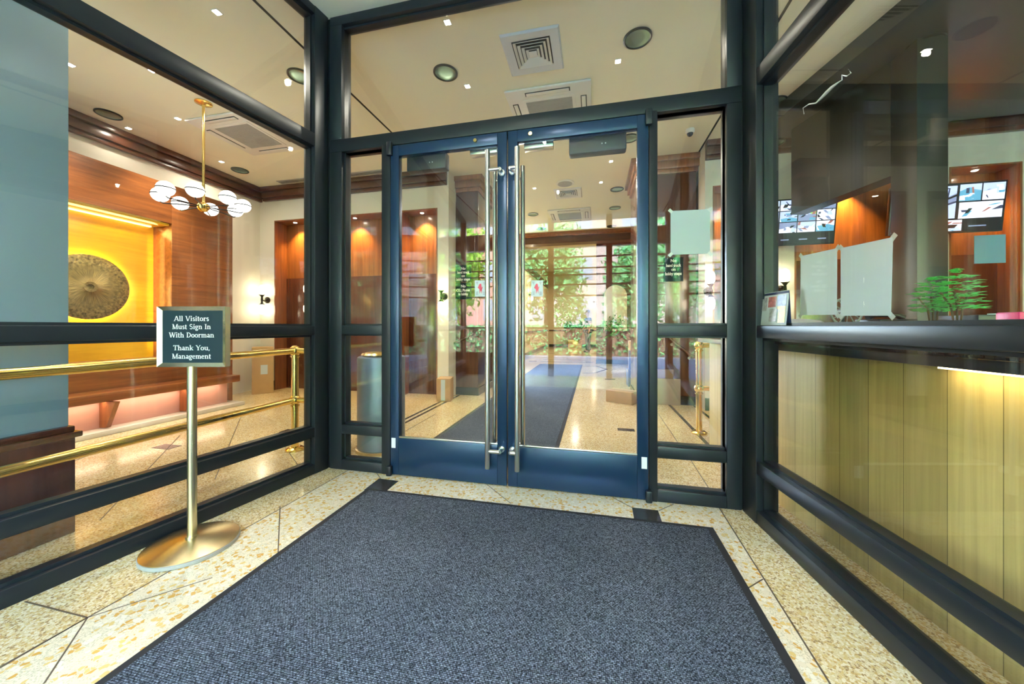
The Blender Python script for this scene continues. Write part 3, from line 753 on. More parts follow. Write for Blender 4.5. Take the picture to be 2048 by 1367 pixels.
# floor patterns: coarse terrazzo field in the vestibule, joints and dark tiles
YF = 2.345
CL, CR = Vector((-1.973, YF)), Vector((.855, YF))
LD = Vector((-math.sin(R(8.8)), -math.cos(R(8.8))))
RD = Vector((math.sin(R(6.3)), -math.cos(R(6.3))))
LNRM = Vector((LD.y, -LD.x)); LNRM = LNRM if LNRM.x < 0 else -LNRM
RNRM = Vector((RD.y, -RD.x)); RNRM = RNRM if RNRM.x > 0 else -RNRM
pl = [flr(660, 961), flr(175, 1235)]
pr_ = [flr(1440, 1018), flr(1660, 1367)]
def ext(p, q, y): return p + (q - p) * ((y - p.y) / (q.y - p.y))
b = MB(); b.prism([ext(*pl, YF)[:2], ext(*pl, -2.6)[:2], ext(*pr_, -2.6)[:2], ext(*pr_, YF)[:2]], 0, .0012)
struct(b.build('floor_vestibule', 'terrazzo_coarse'), 'coarse-chipped terrazzo field of the vestibule floor', 'floor')
def strip(b, p, q, w, z0=.0005, z1=.002):
    p, q = Vector(p).to_2d(), Vector(q).to_2d()
    d = (q - p).normalized(); n = Vector((-d.y, d.x)) * w / 2
    b.prism([p + n, q + n, q - n, p - n], z0, z1)
b = MB()
strip(b, ext(*pl, YF), ext(*pl, -2.6), .006); strip(b, ext(*pr_, YF), ext(*pr_, -2.6), .006)
J = flr(175, 1235)
strip(b, J, flr(50, 1203), .005); strip(b, J, flr(88, 1367), .005); strip(b, J, flr(0, 1336), .005); strip(b, J, flr(425, 1155), .004)
strip(b, flr(560, 1012), flr(556, 1108), .005)
strip(b, flr(1496, 1176), flr(1526, 1158), .005)
strip(b, flr(752, 944), flr(762, 958), .005); strip(b, flr(973, 968), flr(1022, 1007), .004)
strip(b, flr(1226, 995), flr(1266, 1016), .005); strip(b, flr(1318, 1021), flr(1347, 1008), .005)
struct(b.build('trim_4', 'joint'), 'thin dark joints of the vestibule terrazzo', 'trim')
b = MB()
# lobby joints: a diagonal grid of fine lines
for u0, v0, u1, v1 in ((1316, 826, 1358, 888), (1378, 914, 1420, 980), (485, 825, 430, 958), (360, 870, 200, 1040), (140, 925, 190, 905), (870, 828, 800, 868), (560, 880, 600, 935)):
    strip(b, flr(u0, v0), flr(u1, v1), .006)
struct(b.build('trim_5', 'joint'), 'thin joints of the lobby terrazzo', 'trim')
b = MB()
for x in (-2.14, -2.06, 1.02, 1.34):
    b.box(x - .018, x + .018, 3.2, 5.3, .0003, .0018)
def quadtile(b, pts, z1=.0018): b.prism([Vector(p).to_2d() for p in pts], .0003, z1)
quadtile(b, [flr(758, 957), flr(797, 962), flr(774, 981), flr(728, 980)], .003)
quadtile(b, [flr(1264, 1015), flr(1316, 1021), flr(1324, 1044), flr(1268, 1037)], .003)
for u, v, s in ((1252, 859, .085), (333, 893, .10), (583, 862, .1), (1220, 758, .1), (1179, 724, .12), (1066, 722, .12), (1105, 706, .1), (1150, 708, .1)):
    p = flr(u, v); b.box(p.x - s, p.x + s, p.y - s * .55, p.y + s * .55, .0003, .0018)
b.box(-1.6, -.25, 10.9, 11.0, .0003, .0018); b.box(-1.6, -.25, 11.6, 11.66, .0003, .0018)
kp = [flr(1165, 731), flr(1192, 732), flr(1214, 738), flr(1190, 745), flr(1165, 746)]
for i in range(4): strip(b, kp[i], kp[i + 1], .05, .0003, .0018)
struct(b.build('trim_6', 'dark_tile'), 'dark inlaid tiles and stripes in the floor', 'trim')

# ------------------------------------------------------------------ glazed vestibule
FD = .11                                  # frame depth
ZT0, ZT1 = 2.40, 2.495                    # transom bar
def XS(u): return aty(u, 0, YF).x
def glass_wall(name, p, d, nrm, length, mulls, label):
    w = thing(name, (p.x, p.y, 0), label, 'window', kind='structure')
    q = p + d * length
    for z0, z1, nm in ((0, .072, 'bottom_rail'), (.272, .340, 'lower_rail'), (1.018, EYE + .004, 'middle_rail'), (ZT0, ZT1, 'transom_rail'), (3.37, CEIL - .001, 'head_rail')):
        b = MB(); b.bar(p + d * .02, q, .0, FD, z0, z1, nrm, .004)
        b.bar(p + d * .02, q, .032, .078, z0 - (.014 if z0 > .1 else 0), z1 + (.014 if z1 < 3.3 else 0), nrm)
        b.build(nm, 'bronze_metal', w)
    for s0, s1 in mulls:
        b = MB(); b.bar(p + d * s0, p + d * s1, -.003, FD + .003, 0, CEIL, nrm, .004)
        b.bar(p + d * (s0 - .012), p + d * (s1 + .012), .032, .078, 0, CEIL, nrm)
        b.build('mullion', 'bronze_metal', w)
    for i in range(len(mulls) - 1):
        a, c = mulls[i][1], mulls[i + 1][0]
        for z0, z1 in ((.06, .28), (.33, 1.03), (EYE - .01, ZT0 + .01), (ZT1 - .01, 3.38)):
            b = MB(); b.bar(p + d * (a - .01), p + d * (c + .01), .050, .060, z0, z1, nrm)
            b.build('glass_pane', 'glass', w, smooth=False)
    return w
glass_wall('window_1', CL, LD, LNRM, 5.25, [(.0, .115), (2.75, 2.83), (5.17, 5.25)], 'glazed left side wall of the vestibule in dark metal frames')
glass_wall('window_2', CR, RD, RNRM, 5.2, [(.0, .14), (2.9, 2.98), (5.12, 5.2)], 'glazed right side wall of the vestibule in front of the security desk')

def front_bar(b, x0, x1, z0, z1, bevel=.004): b.box(x0, x1, YF, YF + FD, z0, z1, bevel)
def stop(b, x0, x1, z0, z1): b.box(x0, x1, YF + .032, YF + .078, z0, z1)
def sidelight(name, xa, xb, xc, xd, label):
    """outer stile xa-xb, glass xb-xc, next jamb from xc"""
    w = thing(name, ((xb + xc) / 2, YF, 0), label, 'window', kind='structure')
    b = MB(); front_bar(b, xa, xb, 0, ZT0); stop(b, xa, xb + .012 if xb > xa and xb < xc else xb, 0, ZT0); b.build('stile', 'bronze_metal', w)
    lo, hi = min(xb, xc), max(xb, xc)
    for z0, z1, nm in ((0, .074, 'bottom_rail'), (.272, .340, 'lower_rail'), (1.022, 1.088, 'middle_rail')):
        b = MB(); front_bar(b, lo, hi, z0, z1); stop(b, lo, hi, z0 - (.012 if z0 > .1 else 0), z1 + .012); b.build(nm, 'bronze_metal', w)
    for z0, z1 in ((.066, .28), (.33, 1.03), (1.08, ZT0 + .005)):
        b = MB(); b.box(lo - .008, hi + .008, YF + .050, YF + .060, z0, z1); b.build('glass_pane', 'glass', w, smooth=False)
    return w
XA, XB, XC, XD = XS(660), XS(683), XS(763.5), XS(780.8)
XE, XF_, XG, XH = XS(1298.2), XS(1315), XS(1454), XS(1484)
sidelight('window_3', XA, XB, XC, XD, 'narrow sidelight with the steel ash urn standing behind it')
sidelight('window_4', XH, XG, XF_, XE, 'sidelight with a white notice taped to it')
w = thing('window_5', ((XA + XH) / 2, YF, ZT0), 'wide transom window above the pair of doors', 'window', kind='structure')
b = MB(); front_bar(b, XA, XH, ZT0, ZT1); stop(b, XA, XH, ZT0, ZT1 + .013); b.build('transom_rail', 'bronze_metal', w)
b = MB(); front_bar(b, XA, XH, 3.36, CEIL - .001); stop(b, XA, XH, 3.345, 3.42); b.build('head_rail', 'bronze_metal', w)
for a, c in ((XA, XB), (XG, XH)):
    b = MB(); front_bar(b, a, c, ZT1, 3.36); stop(b, a - .001, c + .001, ZT1, 3.36); b.build('stile', 'bronze_metal', w)
b = MB(); b.box(XB - .01, XG + .01, YF + .05, YF + .06, ZT1 - .01, 3.37); b.build('glass_pane', 'glass', w, smooth=False)
w = thing('trim_7', ((XD + XE) / 2, YF, 0), 'dark metal jambs of the double doors', 'door frame', kind='structure')
for a, c in ((XC, XD), (XE, XF_)):
    b = MB(); b.box(a, c, YF - .004, YF + FD, 0, ZT0 + .01, .004); b.build('jamb', 'bronze_metal', w)
# corner posts between front and side walls
for nm, c, x, lab in (('trim_8', CL, XA, 'dark metal corner post beside the sign stand'), ('trim_9', CR, XH, 'dark metal corner post beside the desk')):
    s = -1 if c.x < 0 else 1
    b = MB(); b.box(min(x, x + s * .12), max(x, x + s * .12), YF + .012, YF + FD, 0, CEIL, .003)
    struct(b.build(nm, 'bronze_metal'), lab, 'post')

def door(name, x0, x1, hinge, label):
    w = thing(name, ((x0 + x1) / 2, YF, 0), label, 'door', kind='structure')
    y0, y1, st = YF - .006, YF + .042, .066
    top, g0, g1 = ZT0 - .008, .275, 2.315
    for a, c in ((x0, x0 + st), (x1 - st, x1)):
        b = MB(); b.box(a, c, y0, y1, .008, top, .003); b.build('stile', 'sky_blue_door_metal', w)
    b = MB(); b.box(x0 + st, x1 - st, y0, y1, .008, g0, .002); b.build('bottom_rail', 'sky_blue_door_metal', w)
    b = MB(); b.box(x0 + st, x1 - st, y0, y1, g1, top, .002); b.build('top_rail', 'sky_blue_door_metal', w)
    b = MB(); b.box(x0 + st, x1 - st, y0 + .002, y0 + .012, g0 - .001, g0 + .012, .002); b.build('glazing_bead', 'steel', w)
    b = MB(); b.box(x0 + st - .008, x1 - st + .008, y0 + .02, y0 + .029, g0 - .01, g1 + .01); b.build('glass_pane', 'glass', w, smooth=False)
    hx = (x1 - .115) if hinge < 0 else (x0 + .078)
    mx_ = (x1 - .033) if hinge < 0 else (x0 + .033)
    for yy, ht in ((y0 - .068, (.14, 2.245)), (y1 + .068, (.14, 2.20))):
        b = MB(); b.cyl((hx, yy, ht[0]), (hx, yy, ht[1]), .0165, seg=24); h = b.build('pull_handle', 'steel', w)
        for z in (.255, 2.115):
            b = MB(); b.cyl((mx_, y0 if yy < y0 else y1, z), (mx_, yy, z), .013); b.cyl((mx_, yy, z), (hx, yy, z), .012)
            b.cyl((mx_, y0 if yy < y0 else y1, z), (mx_, (y0 - .012) if yy < y0 else y1 + .012, z), .021)
            b.build('handle_mount', 'steel', h)
    # overhead closer on the lobby side and its stop
    cx0, cx1 = (x0 + .10, x0 + .41) if hinge < 0 else (x1 - .49, x1 - .125)
    b = MB(); b.box(cx0, cx1, y1, y1 + .075, 2.215, 2.335, .012); c = b.build('door_closer', 'black_plastic', w)
    b = MB()
    for k in (0, 1): b.sphere(((cx0 + cx1) / 2 + .03 + k * .022, y1 - .001, 2.265), .004, 8, 6)
    b.build('indicator', 'white_letter', c)
    sx0 = (x1 - .28) if hinge < 0 else (x0 + .10)
    b = MB(); b.box(sx0, sx0 + .20, y1, y1 + .06, 2.285, 2.325, .006); b.build('door_stop', 'steel', w)
    kx = (x1 - .22) if hinge < 0 else (x0 + .155)
    b = MB(); b.cyl((kx, y0, 2.352), (kx, y0 - .016, 2.352), .012); b.build('knob', 'brass', w)
    ex = x0 if hinge < 0 else x1
    b = MB(); b.box(ex - .02, ex + .02, YF - .034, YF - .005, ZT0 - .085, ZT0 + .015, .008); b.build('pivot_cover', 'bronze_metal', w)
    b = MB(); b.box(ex - .02, ex + .02, YF - .04, YF - .005, 0.001, .075, .01); b.build('pivot_cover', 'bronze_metal', w)
    tx = x0 + .025 if hinge < 0 else x1 - .025
    b = MB(); b.box(tx - .016, tx + .016, y0 - .0012, y0, .20, .272); b.build('sticker', 'white_letter', w)
    return w
DX = (XD + XE) / 2
DG = XS(1015)
door('door_1', XD + .004, DG - .004, -1, 'dark metal glass door hinged beside the ash urn')
door('door_2', DG + .004, XE - .004, 1, 'dark metal glass door hinged beside the brass rail post')

# ================================================================== THINGS
# floor mats
pA, pB = flr(735, 978), flr(1425, 1055)
t = thing('floor_mat', ((pA.x + pB.x) / 2, .2, 0), 'large charcoal ribbed entrance mat on the vestibule floor', 'mat', 'entrance mats')
b = MB(); b.box(pA.x, pB.x, -1.6, pA.y, .003, .0085, .002); b.build('rubber_edge', 'mat_rubber', t)
b = MB(); b.box(pA.x + .035, pB.x - .035, -1.565, pA.y - .03, .0085, .0125, .001); b.build('carpet_pile', 'ribbed_carpet', t)
t = thing('floor_mat', (-.9, 6.5, 0), 'long charcoal runner mat leading into the lobby', 'mat', 'entrance mats')
b = MB(); b.box(-1.505, -.30, 2.62, 10.2, .0, .006, .002); b.build('rubber_edge', 'mat_rubber', t)
b = MB(); b.box(-1.47, -.335, 2.655, 10.16, .006, .010, .001); b.build('carpet_pile', 'ribbed_carpet', t)

# sign stand
sp = flr(384, 1092)
sp = Vector((sp.x, sp.y, 0))
t = thing('sign_stand', sp, 'brass stand with black sign for visitors, on the terrazzo', 'sign', rz=YAW)
b = MB(); b.lathe(sp, [(.186, .001), (.190, .004), (.190, .018), (.186, .020)], 64); b.build('rubber_rim', 'grille_grey', t)
b = MB(); b.lathe(sp, [(.187, .020), (.187, .023), (.12, .036), (.06, .045), (.024, .050)], 64); b.build('base', 'satin_brass', t)
b = MB(); b.cyl(sp + Vector((0, 0, .048)), sp + Vector((0, 0, .885)), .0195, seg=28); b.lathe(sp, [(.0195, .05), (.026, .05), (.026, .058), (.0195, .058)], 28, close=False); b.build('post', 'satin_brass', t)
SM = Matrix.Translation(sp) @ Matrix.Rotation(YAW, 4, 'Z')
SZ0, SZ1, SW = .882, 1.178, .168
b = MB()
fw = .022
b.box(-SW, SW, -.004, .026, SZ0, SZ0 + .002, 0, SM); b.box(-SW, SW, -.004, .026, SZ1 - .002, SZ1, 0, SM)
b.box(-SW, -SW + .002, -.004, .026, SZ0, SZ1, 0, SM); b.box(SW - .002, SW, -.004, .026, SZ0, SZ1, 0, SM)
O = [(-SW, SZ0), (SW, SZ0), (SW, SZ1), (-SW, SZ1)]; I = [(-SW + fw, SZ0 + fw), (SW - fw, SZ0 + fw), (SW - fw, SZ1 - fw), (-SW + fw, SZ1 - fw)]
for i in range(4):
    j = (i + 1) % 4
    q = [O[i], O[j], I[j], I[i]]
    ys = [-.006, -.006, .004, .004]
    v = [SM @ Vector((p[0], y, p[1])) for p, y in zip(q, ys)]
    b._add(v, [(0, 1, 2, 3)])
b.build('sign_frame', 'satin_brass', t)
b = MB(); b.box(-SW + .003, SW - .003, .003, .024, SZ0 + .003, SZ1 - .003, 0, SM); b.build('sign_board', 'sign_board', t)
b = MB()
off = SM @ Matrix.Translation((0, .003, 0))
for body, w_, base in (('All Visitors', .172, 1.107), ('Must Sign In', .190, 1.067), ('With Doorman', .222, 1.026), ('Thank You,', .182, .963), ('Management', .192, .9215)):
    serif_line(b, body, w_, .0245, -.004, base, off)
b.build('lettering', 'white_letter', t)

# brass guard rails
def rail_ball(b, p, r): b.sphere(p, r, 22, 14)
rp = flr(590, 899); rp = Vector((rp.x, rp.y, 0))
t = thing('guard_rail', rp, 'brass two-bar guard rail along the left glass wall', 'railing', 'brass guard rails')
def post(t, p, zt, zl):
    b = MB(); b.lathe(p, [(.075, 0), (.075, .012), (.055, .028), (.034, .032)], 28); b.build('post_base', 'brass', t)
    b = MB(); b.cyl(p + Vector((0, 0, .03)), p + Vector((0, 0, zt)), .029, seg=24); b.build('post', 'brass', t)
    for z in (zt, zl):
        b = MB(); rail_ball(b, p + Vector((0, 0, z)), .046)
        b.lathe(p + Vector((0, 0, z)), [(.029, -.06), (.037, -.056), (.037, -.046), (.029, -.042)], 24, close=False); b.build('ball_joint', 'brass', t)
ZR, ZL = .868, .438
post(t, rp, ZR, ZL)
for z in (ZR, ZL):
    b = MB(); b.cyl(rp + Vector((0, 0, z)), Vector((rp.x - .0, -.9, z)), .027, seg=24); b.build('rail_bar', 'brass', t)
    b = MB(); b.cyl(rp + Vector((0, 0, z)), rp + Vector((.52, 0, z)), .024, seg=20); b.build('rail_bar', 'brass', t)
post(t, Vector((rp.x, -.9, 0)), ZR, ZL)
rq = flr(1398, 866); rq = Vector((rq.x, rq.y, 0))
t = thing('guard_rail', rq, 'brass post and rails running behind the end of the desk', 'railing', 'brass guard rails')
post(t, rq, .89, .455)
for z in (.89, .455):
    b = MB(); b.cyl(rq + Vector((0, 0, z)), rq + Vector((1.0, 0, z)), .024, seg=20); b.build('rail_bar', 'brass', t)
post(t, rq + Vector((1.0, 0, 0)), .89, .455)

# ash urn
up = Vector((-1.83, 2.83, 0))
t = thing('ash_urn', up, 'grey steel cylindrical ash urn with brass rim behind the sidelight', 'bin')
b = MB(); b.lathe(up, [(.215, 0), (.215, .03), (.20, .035)], 40); b.build('base_ring', 'satin_brass', t)
b = MB(); b.lathe(up, [(.20, .03), (.20, .80), (.196, .815), (.185, .82)], 48); b.build('drum', 'pot_steel', t)
b = MB(); b.lathe(up, [(.15, .815), (.17, .835), (.155, .85), (.13, .845), (.11, .825)], 40); b.build('rim', 'brass', t)

# chandelier
cc = cei(407, 205); hub = Vector((cc.x, cc.y, 2.335))
t = thing('chandelier', (cc.x, cc.y, CEIL), 'brass chandelier with eight white glass globes in the left bay', 'chandelier')
b = MB(); b.lathe(cc, [(.075, -.001), (.075, -.012), (.05, -.022), (.016, -.028), (.012, -.06)], 32); b.build('canopy', 'brass', t)
b = MB(); b.cyl(cc + Vector((0, 0, -.03)), hub + Vector((0, 0, .03)), .0125, seg=16); b.build('stem', 'brass', t)
b = MB(); b.lathe(hub, [(.004, -.055), (.03, -.045), (.052, -.015), (.056, .012), (.045, .03), (.014, .045)], 24); b.build('hub', 'brass', t)
for k in range(8):
    a = R(k * 45 - 2)
    d = Vector((math.cos(a), math.sin(a), 0))
    g = hub + d * .335 + Vector((0, 0, .067))
    b = MB(); b.tube([hub + d * .045, hub + d * .2 + Vector((0, 0, -.005)), hub + d * .315 + Vector((0, 0, -.015)), hub + d * .335 + Vector((0, 0, .0))], .006, 8); arm = b.build('arm', 'iron', t)
    b = MB(); b.sphere(g, .073, 20, 12, (1, 1, .95)); b.build('globe', 'globe_glow', arm)
    b = MB(); b.lathe(g, [(.0732, -.005), (.0775, -.005), (.0775, .005), (.0732, .005)], 28, close=False); b.build('band', 'iron', arm)

# ceiling fittings
def ceil_can(p, label, z=CEIL, first=[None]):
    p = Vector((p.x, p.y, z))
    if first[0] is None:
        t = thing('recessed_light', p, label, 'ceiling light', 'large round recessed cans')
        b = MB(); b.lathe(p, [(.112, 0), (.112, -.010), (.102, -.014), (.096, -.010), (.096, -.001)], 36, close=False); b.build('trim_ring', 'can_ring', t)
        b = MB(); b.lathe(p, [(.097, -.006), (.08, -.003), (.05, -.0012), (.001, -.001)], 36, close=False); b.build('reflector', 'green_reflector', t)
        first[0] = t
        return t
    return dup(first[0], p, label)
WARM = (1.0, .91, .74)
def ceil_spot(p, label, power=60, z=CEIL, first=[None]):
    p = Vector((p.x, p.y, z))
    if first[0] is None:
        t = thing('downlight', p, label, 'ceiling light', 'small square downlights')
        b = MB(); b.box(p.x - .028, p.x + .028, p.y - .028, p.y + .028, z - .004, z, .001); b.build('trim_ring', 'white_metal', t)
        b = MB(); b.box(p.x - .02, p.x + .02, p.y - .02, p.y + .02, z - .006, z - .004); b.build('lens', 'spot_glow', t)
        first[0] = t
    else:
        t = dup(first[0], p, label)
    if power: lamp('SPOT', p + Vector((0, 0, -.03)), power * .66, WARM, None, size=.018, angle=165)
    return t
for u, v, lab, z in (
    (891, 145, 'recessed green can before the left of the square air diffuser', CEIL),
    (1275, 76, 'largest recessed green can, right of the square air diffuser', CEIL),
    (601, 152, 'recessed green can beside the corner post, above the left glass wall', CEIL),
    (217, 228, 'recessed green can above the gold alcove, left of the chandelier', CEIL),
    (480, 340, 'recessed green can near the crown moulding, right of the chandelier stem', CEIL),
    (1258, 276, 'recessed green can half hidden by the right door closer', CEIL),
    (1549, 204, 'recessed can beside the right corner post, at the edge of the dark soffit', CEIL),
    (1234, 378, 'recessed green can level with the small far diffuser', CEIL),
    (1230, 415, 'recessed green can beside the far air-conditioning cassette', CEIL),
    (1066, 428, 'recessed can left of the far air-conditioning cassette', CEIL),
    (1083, 457, 'recessed can close to the dark beam, left of the mat', CEIL),
    (1223, 452, 'recessed can close to the dark beam, above the arched panel', CEIL),
    (967, 436, 'recessed can glimpsed beside the sign pier', CEIL),
    (1850, 88, 'dim recessed can in the dark soffit', 3.28),
    (1548, 285, 'small recessed can in the soffit beside the corner post', 3.28)):
    ceil_can(cei(u, v, z), lab, z)
for u, v, lab, pw in (
    (434, 24, 'bright square downlight above the left glass wall', 70),
    (305, 141, 'square downlight over the brass rail, before the chandelier', 32),
    (257, 256, 'square downlight close to the crown above the gold alcove', 8),
    (478, 218, 'square downlight at the corner of the left air-conditioning cassette', 50),
    (443, 323, 'faint square downlight beyond the chandelier stem', 40),
    (895, 44, 'square downlight left of the square air diffuser', 80),
    (935, 172, 'square downlight left of the near air-conditioning cassette', 60),
    (1236, 122, 'square downlight below the largest recessed can', 22),
    (1222, 322, 'square downlight under the right door closer', 60),
    (1202, 364, 'square downlight right of the ceiling speaker', 60),
    (1069, 376, 'square downlight left of the small far diffuser', 60)):
    ceil_spot(cei(u, v), lab, pw)
ceil_spot(Vector((3.4, 2.4, 0)), 'dim square downlight in the dark soffit', 8, 3.28)

for y, lab in ((.25, 'square downlight in the vestibule ceiling above the middle of the mat'), (-1.5, 'square downlight in the vestibule ceiling nearer the street')):
    ceil_spot(Vector((-.6, y, 0)), lab, 80)
def diffuser(x0, x1, y0, y1, label, flange, nblade):
    c = Vector(((x0 + x1) / 2, (y0 + y1) / 2, CEIL))
    t = thing('air_diffuser', c, label, 'air vent', 'square ceiling diffusers')
    h = (x1 - x0) / 2
    def ring(b, h0, h1, za, zb):
        for sx, sy in ((1, 0), (-1, 0), (0, 1), (0, -1)):
            n = Vector((sx, sy, 0)); d = Vector((-sy, sx, 0))
            v = [c + n * h0 + d * h0 + Vector((0, 0, za)), c + n * h0 - d * h0 + Vector((0, 0, za)), c + n * h1 - d * h1 + Vector((0, 0, zb)), c + n * h1 + d * h1 + Vector((0, 0, zb))]
            b._add(v + [p + Vector((0, 0, .003)) for p in v], [(0, 1, 2, 3), (7, 6, 5, 4), (0, 4, 5, 1), (2, 6, 7, 3)])
    b = MB(); ring(b, h, h - .012, -.004, -.016); ring(b, h - .012, h * .66, -.016, -.012); b.build('flange', flange, t, smooth=False)
    b = MB(); b.box(c.x - h * .67, c.x + h * .67, c.y - h * .67, c.y + h * .67, CEIL - .0022, CEIL - .001); b.build('duct_opening', 'dark_void', t)
    for k in range(nblade):
        h0 = h * (.62 - .13 * k)
        b = MB(); ring(b, h0, h0 - h * .085, -.020, -.006); b.build('blade', 'white_metal', t, smooth=False)
    hc = h * .14
    b = MB(); b.box(c.x - hc, c.x + hc, c.y - hc, c.y + hc, CEIL - .02, CEIL - .015, .002); b.build('centre_plate', 'white_metal', t)
diffuser(-.745, -.262, 2.785, 3.275, 'large square ceiling diffuser with nested blades above the doors', 'cool_white_metal', 4)
diffuser(-.67, -.20, 6.13, 6.60, 'smaller-looking square ceiling diffuser beyond the doors', 'white_metal', 4)
def cassette(cx, cy, w, label, first=[None]):
    c = Vector((cx, cy, CEIL))
    if first[0] is not None: return dup(first[0], c, label)
    t = thing('air_conditioner', c, label, 'air conditioner', 'ceiling air-conditioning cassettes')
    h = w / 2
    b = MB(); b.box(cx - h, cx + h, cy - h, cy + h, CEIL - .025, CEIL - .001, .010); b.build('panel', 'white_metal', t)
    g = .235
    b = MB()
    b.box(cx - g - .035, cx + g + .035, cy - g - .035, cy + g + .035, CEIL - .031, CEIL - .024, .003); b.build('inner_frame', 'white_metal', t)
    b = MB(); b.box(cx - g, cx + g, cy - g, cy + g, CEIL - .034, CEIL - .030)
    for k in range(19): b.box(cx - g, cx + g, cy - g + .012 + k * .0247, cy - g + .016 + k * .0247, CEIL - .037, CEIL - .033)
    b.build('grille', 'grille_grey', t)
    for sx, sy in ((1, 0), (-1, 0), (0, 1), (0, -1)):
        m_ = c + Vector((sx, sy, 0)) * (h - .075)
        lx, ly = (.030, g * .95) if sx else (g * .95, .030)
        b = MB(); b.box(m_.x - lx, m_.x + lx, m_.y - ly, m_.y + ly, CEIL - .0262, CEIL - .0245); sl = b.build('air_slot', 'dark_void', t)
        lx2, ly2 = (.020, ly - .01) if sx else (lx - .01, .020)
        b = MB(); b.box(m_.x - lx2, m_.x + lx2, m_.y - ly2, m_.y + ly2, CEIL - .033, CEIL - .0265, .002); b.build('louver', 'white_metal', sl)
    first[0] = t
    return t
cassette(-.447, 3.885, .85, 'air-conditioning cassette just above the transom bar over the doors')
cassette(-.485, 7.62, .85, 'air-conditioning cassette near the dark beam')
cassette(-4.10, 3.55, .80, 'air-conditioning cassette beside the chandelier')
t = thing('linear_diffuser', (-3.95, 4.84, CEIL), 'long grey slot diffuser in the ceiling near the left crown', 'air vent')
b = MB(); b.box(-5.0, -2.9, 4.78, 4.90, CEIL - .008, CEIL, .002); b.build('frame', 'grille_grey', t)
b = MB(); b.box(-4.98, -2.92, 4.815, 4.825, CEIL - .010, CEIL - .0075); b.box(-4.98, -2.92, 4.85, 4.86, CEIL - .010, CEIL - .0075); b.build('slot', 'dark_void', t)
p = cei(1130, 366)
t = thing('ceiling_speaker', p, 'round white ceiling speaker before the small far diffuser', 'speaker')
b = MB(); b.lathe(p, [(.15, 0), (.15, -.008), (.12, -.014)], 32); b.build('rim', 'white_metal', t)
b = MB(); b.lathe(p, [(.118, -.0142), (.118, -.017), (.02, -.022)], 32); b.build('grille', 'grille_grey', t)
p = cei(1380, 259)
t = thing('security_camera', p, 'small white dome camera on the ceiling above the right sidelight', 'camera')
b = MB(); b.lathe(p, [(.05, 0), (.05, -.03), (.04, -.045)], 28); b.build('housing', 'white_metal', t)
b = MB(); b.sphere(p + Vector((0, 0, -.05)), .034, 20, 12); b.build('dome', 'black_plastic', t)

# niche spotlights
def niche_lamp(x, label, power, first=[None]):
    p = Vector((x, YB + .11, 2.862))
    if first[0] is None:
        t = thing('niche_spotlight', p, label, 'spotlight', 'niche spotlights')
        b = MB(); b.lathe(p, [(.035, 0), (.035, -.006), (.026, -.006)], 20); b.build('trim_ring', 'white_metal', t)
        b = MB(); b.lathe(p, [(.024, -.006), (.024, -.008), (.001, -.0085)], 20); b.build('lens', 'spot_glow', t)
        first[0] = t
    else: dup(first[0], p, label)
    lamp('SPOT', p + Vector((0, -.02, -.03)), power * 2.4, (1, .66, .2), None, (R(14), 0, 0), .01, 95, 1)
for x, lab, pw in ((-4.985, 'spotlight in the niche beside the tall carton', 26), (-3.82, 'spotlight in the wide niche seen through the sidelight', 26),
                   (-2.62, 'spotlight in the niche seen through the left door', 26), (1.80, 'spotlight in the niche beside the sconce above the rail post', 26),
                   (3.02, 'spotlight in the wide niche between the monitors', 34), (4.24, 'spotlight in the niche above the right monitor', 30)):
    niche_lamp(x, lab, pw)
for y, lab in ((2.25, 'square downlight washing the red wood above the bronze disc'), (3.1, 'square downlight washing the red wood beside the alcove')):
    p = Vector((SX + .42, y, CEIL))
    ceil_spot(p, lab, 0)
    lamp('SPOT', p + Vector((0, 0, -.03)), 90, WARM, None, (0, R(12), 0), .03, 62, .9)

# wall sconces
def sconce(p, n, label, first={}):
    """n: 'y-' fixed to a wall facing -y, 'x+' to a wall facing +x"""
    rz = {'y-': 0, 'x+': R(90)}[n]
    if 'a' not in first:
        t = thing('wall_sconce', p, label, 'sconce', 'iron wall sconces')
        b = MB(); b.lathe(p + Vector((0, -.001, 0)), [(.055, 0), (.055, .012), (.03, .022), (.018, .03)], 24, Matrix.Rotation(R(90), 3, 'X')); b.build('back_plate', 'iron', t)
        q = p + Vector((0, -.11, 0))
        b = MB(); b.tube([p + Vector((0, -.02, 0)), p + Vector((0, -.06, -.02)), q], .012, 10); b.build('arm', 'iron', t)
        b = MB(); b.lathe(q, [(.045, -.085), (.03, -.07), (.014, -.045), (.018, 0), (.014, .045), (.03, .07), (.048, .085)], 24); b.build('body', 'iron', t)
        for s in (1, -1):
            b = MB(); b.lathe(q, [(.028, s * .086), (.046, s * .12), (.050, s * .17), (.040, s * .22), (.012, s * .245)], 20); b.build('shade', 'sconce_glow', t)
        first['a'] = t
        return t
    return dup(first['a'], p, label, rz=rz)
for x, lab in ((-5.44, 'iron sconce between the tall carton and the leftmost niche'), (-4.55, 'iron sconce beside the corner post, right of the leftmost niche'),
               (-2.20, 'iron sconce between the niche and the sign pier'), (1.435, 'iron sconce above the brass rail post'), (2.25, 'iron sconce under the left monitor')):
    sconce(Vector((x, YB, 1.53)), 'y-', lab)
sconce(Vector((-2.39, 13.4, 2.3)), 'x+', 'iron sconce on the yellow wall of the far hall')
sconce(Vector((0.02, FY, 2.35)), 'y-', 'iron sconce on the end wall above the person')

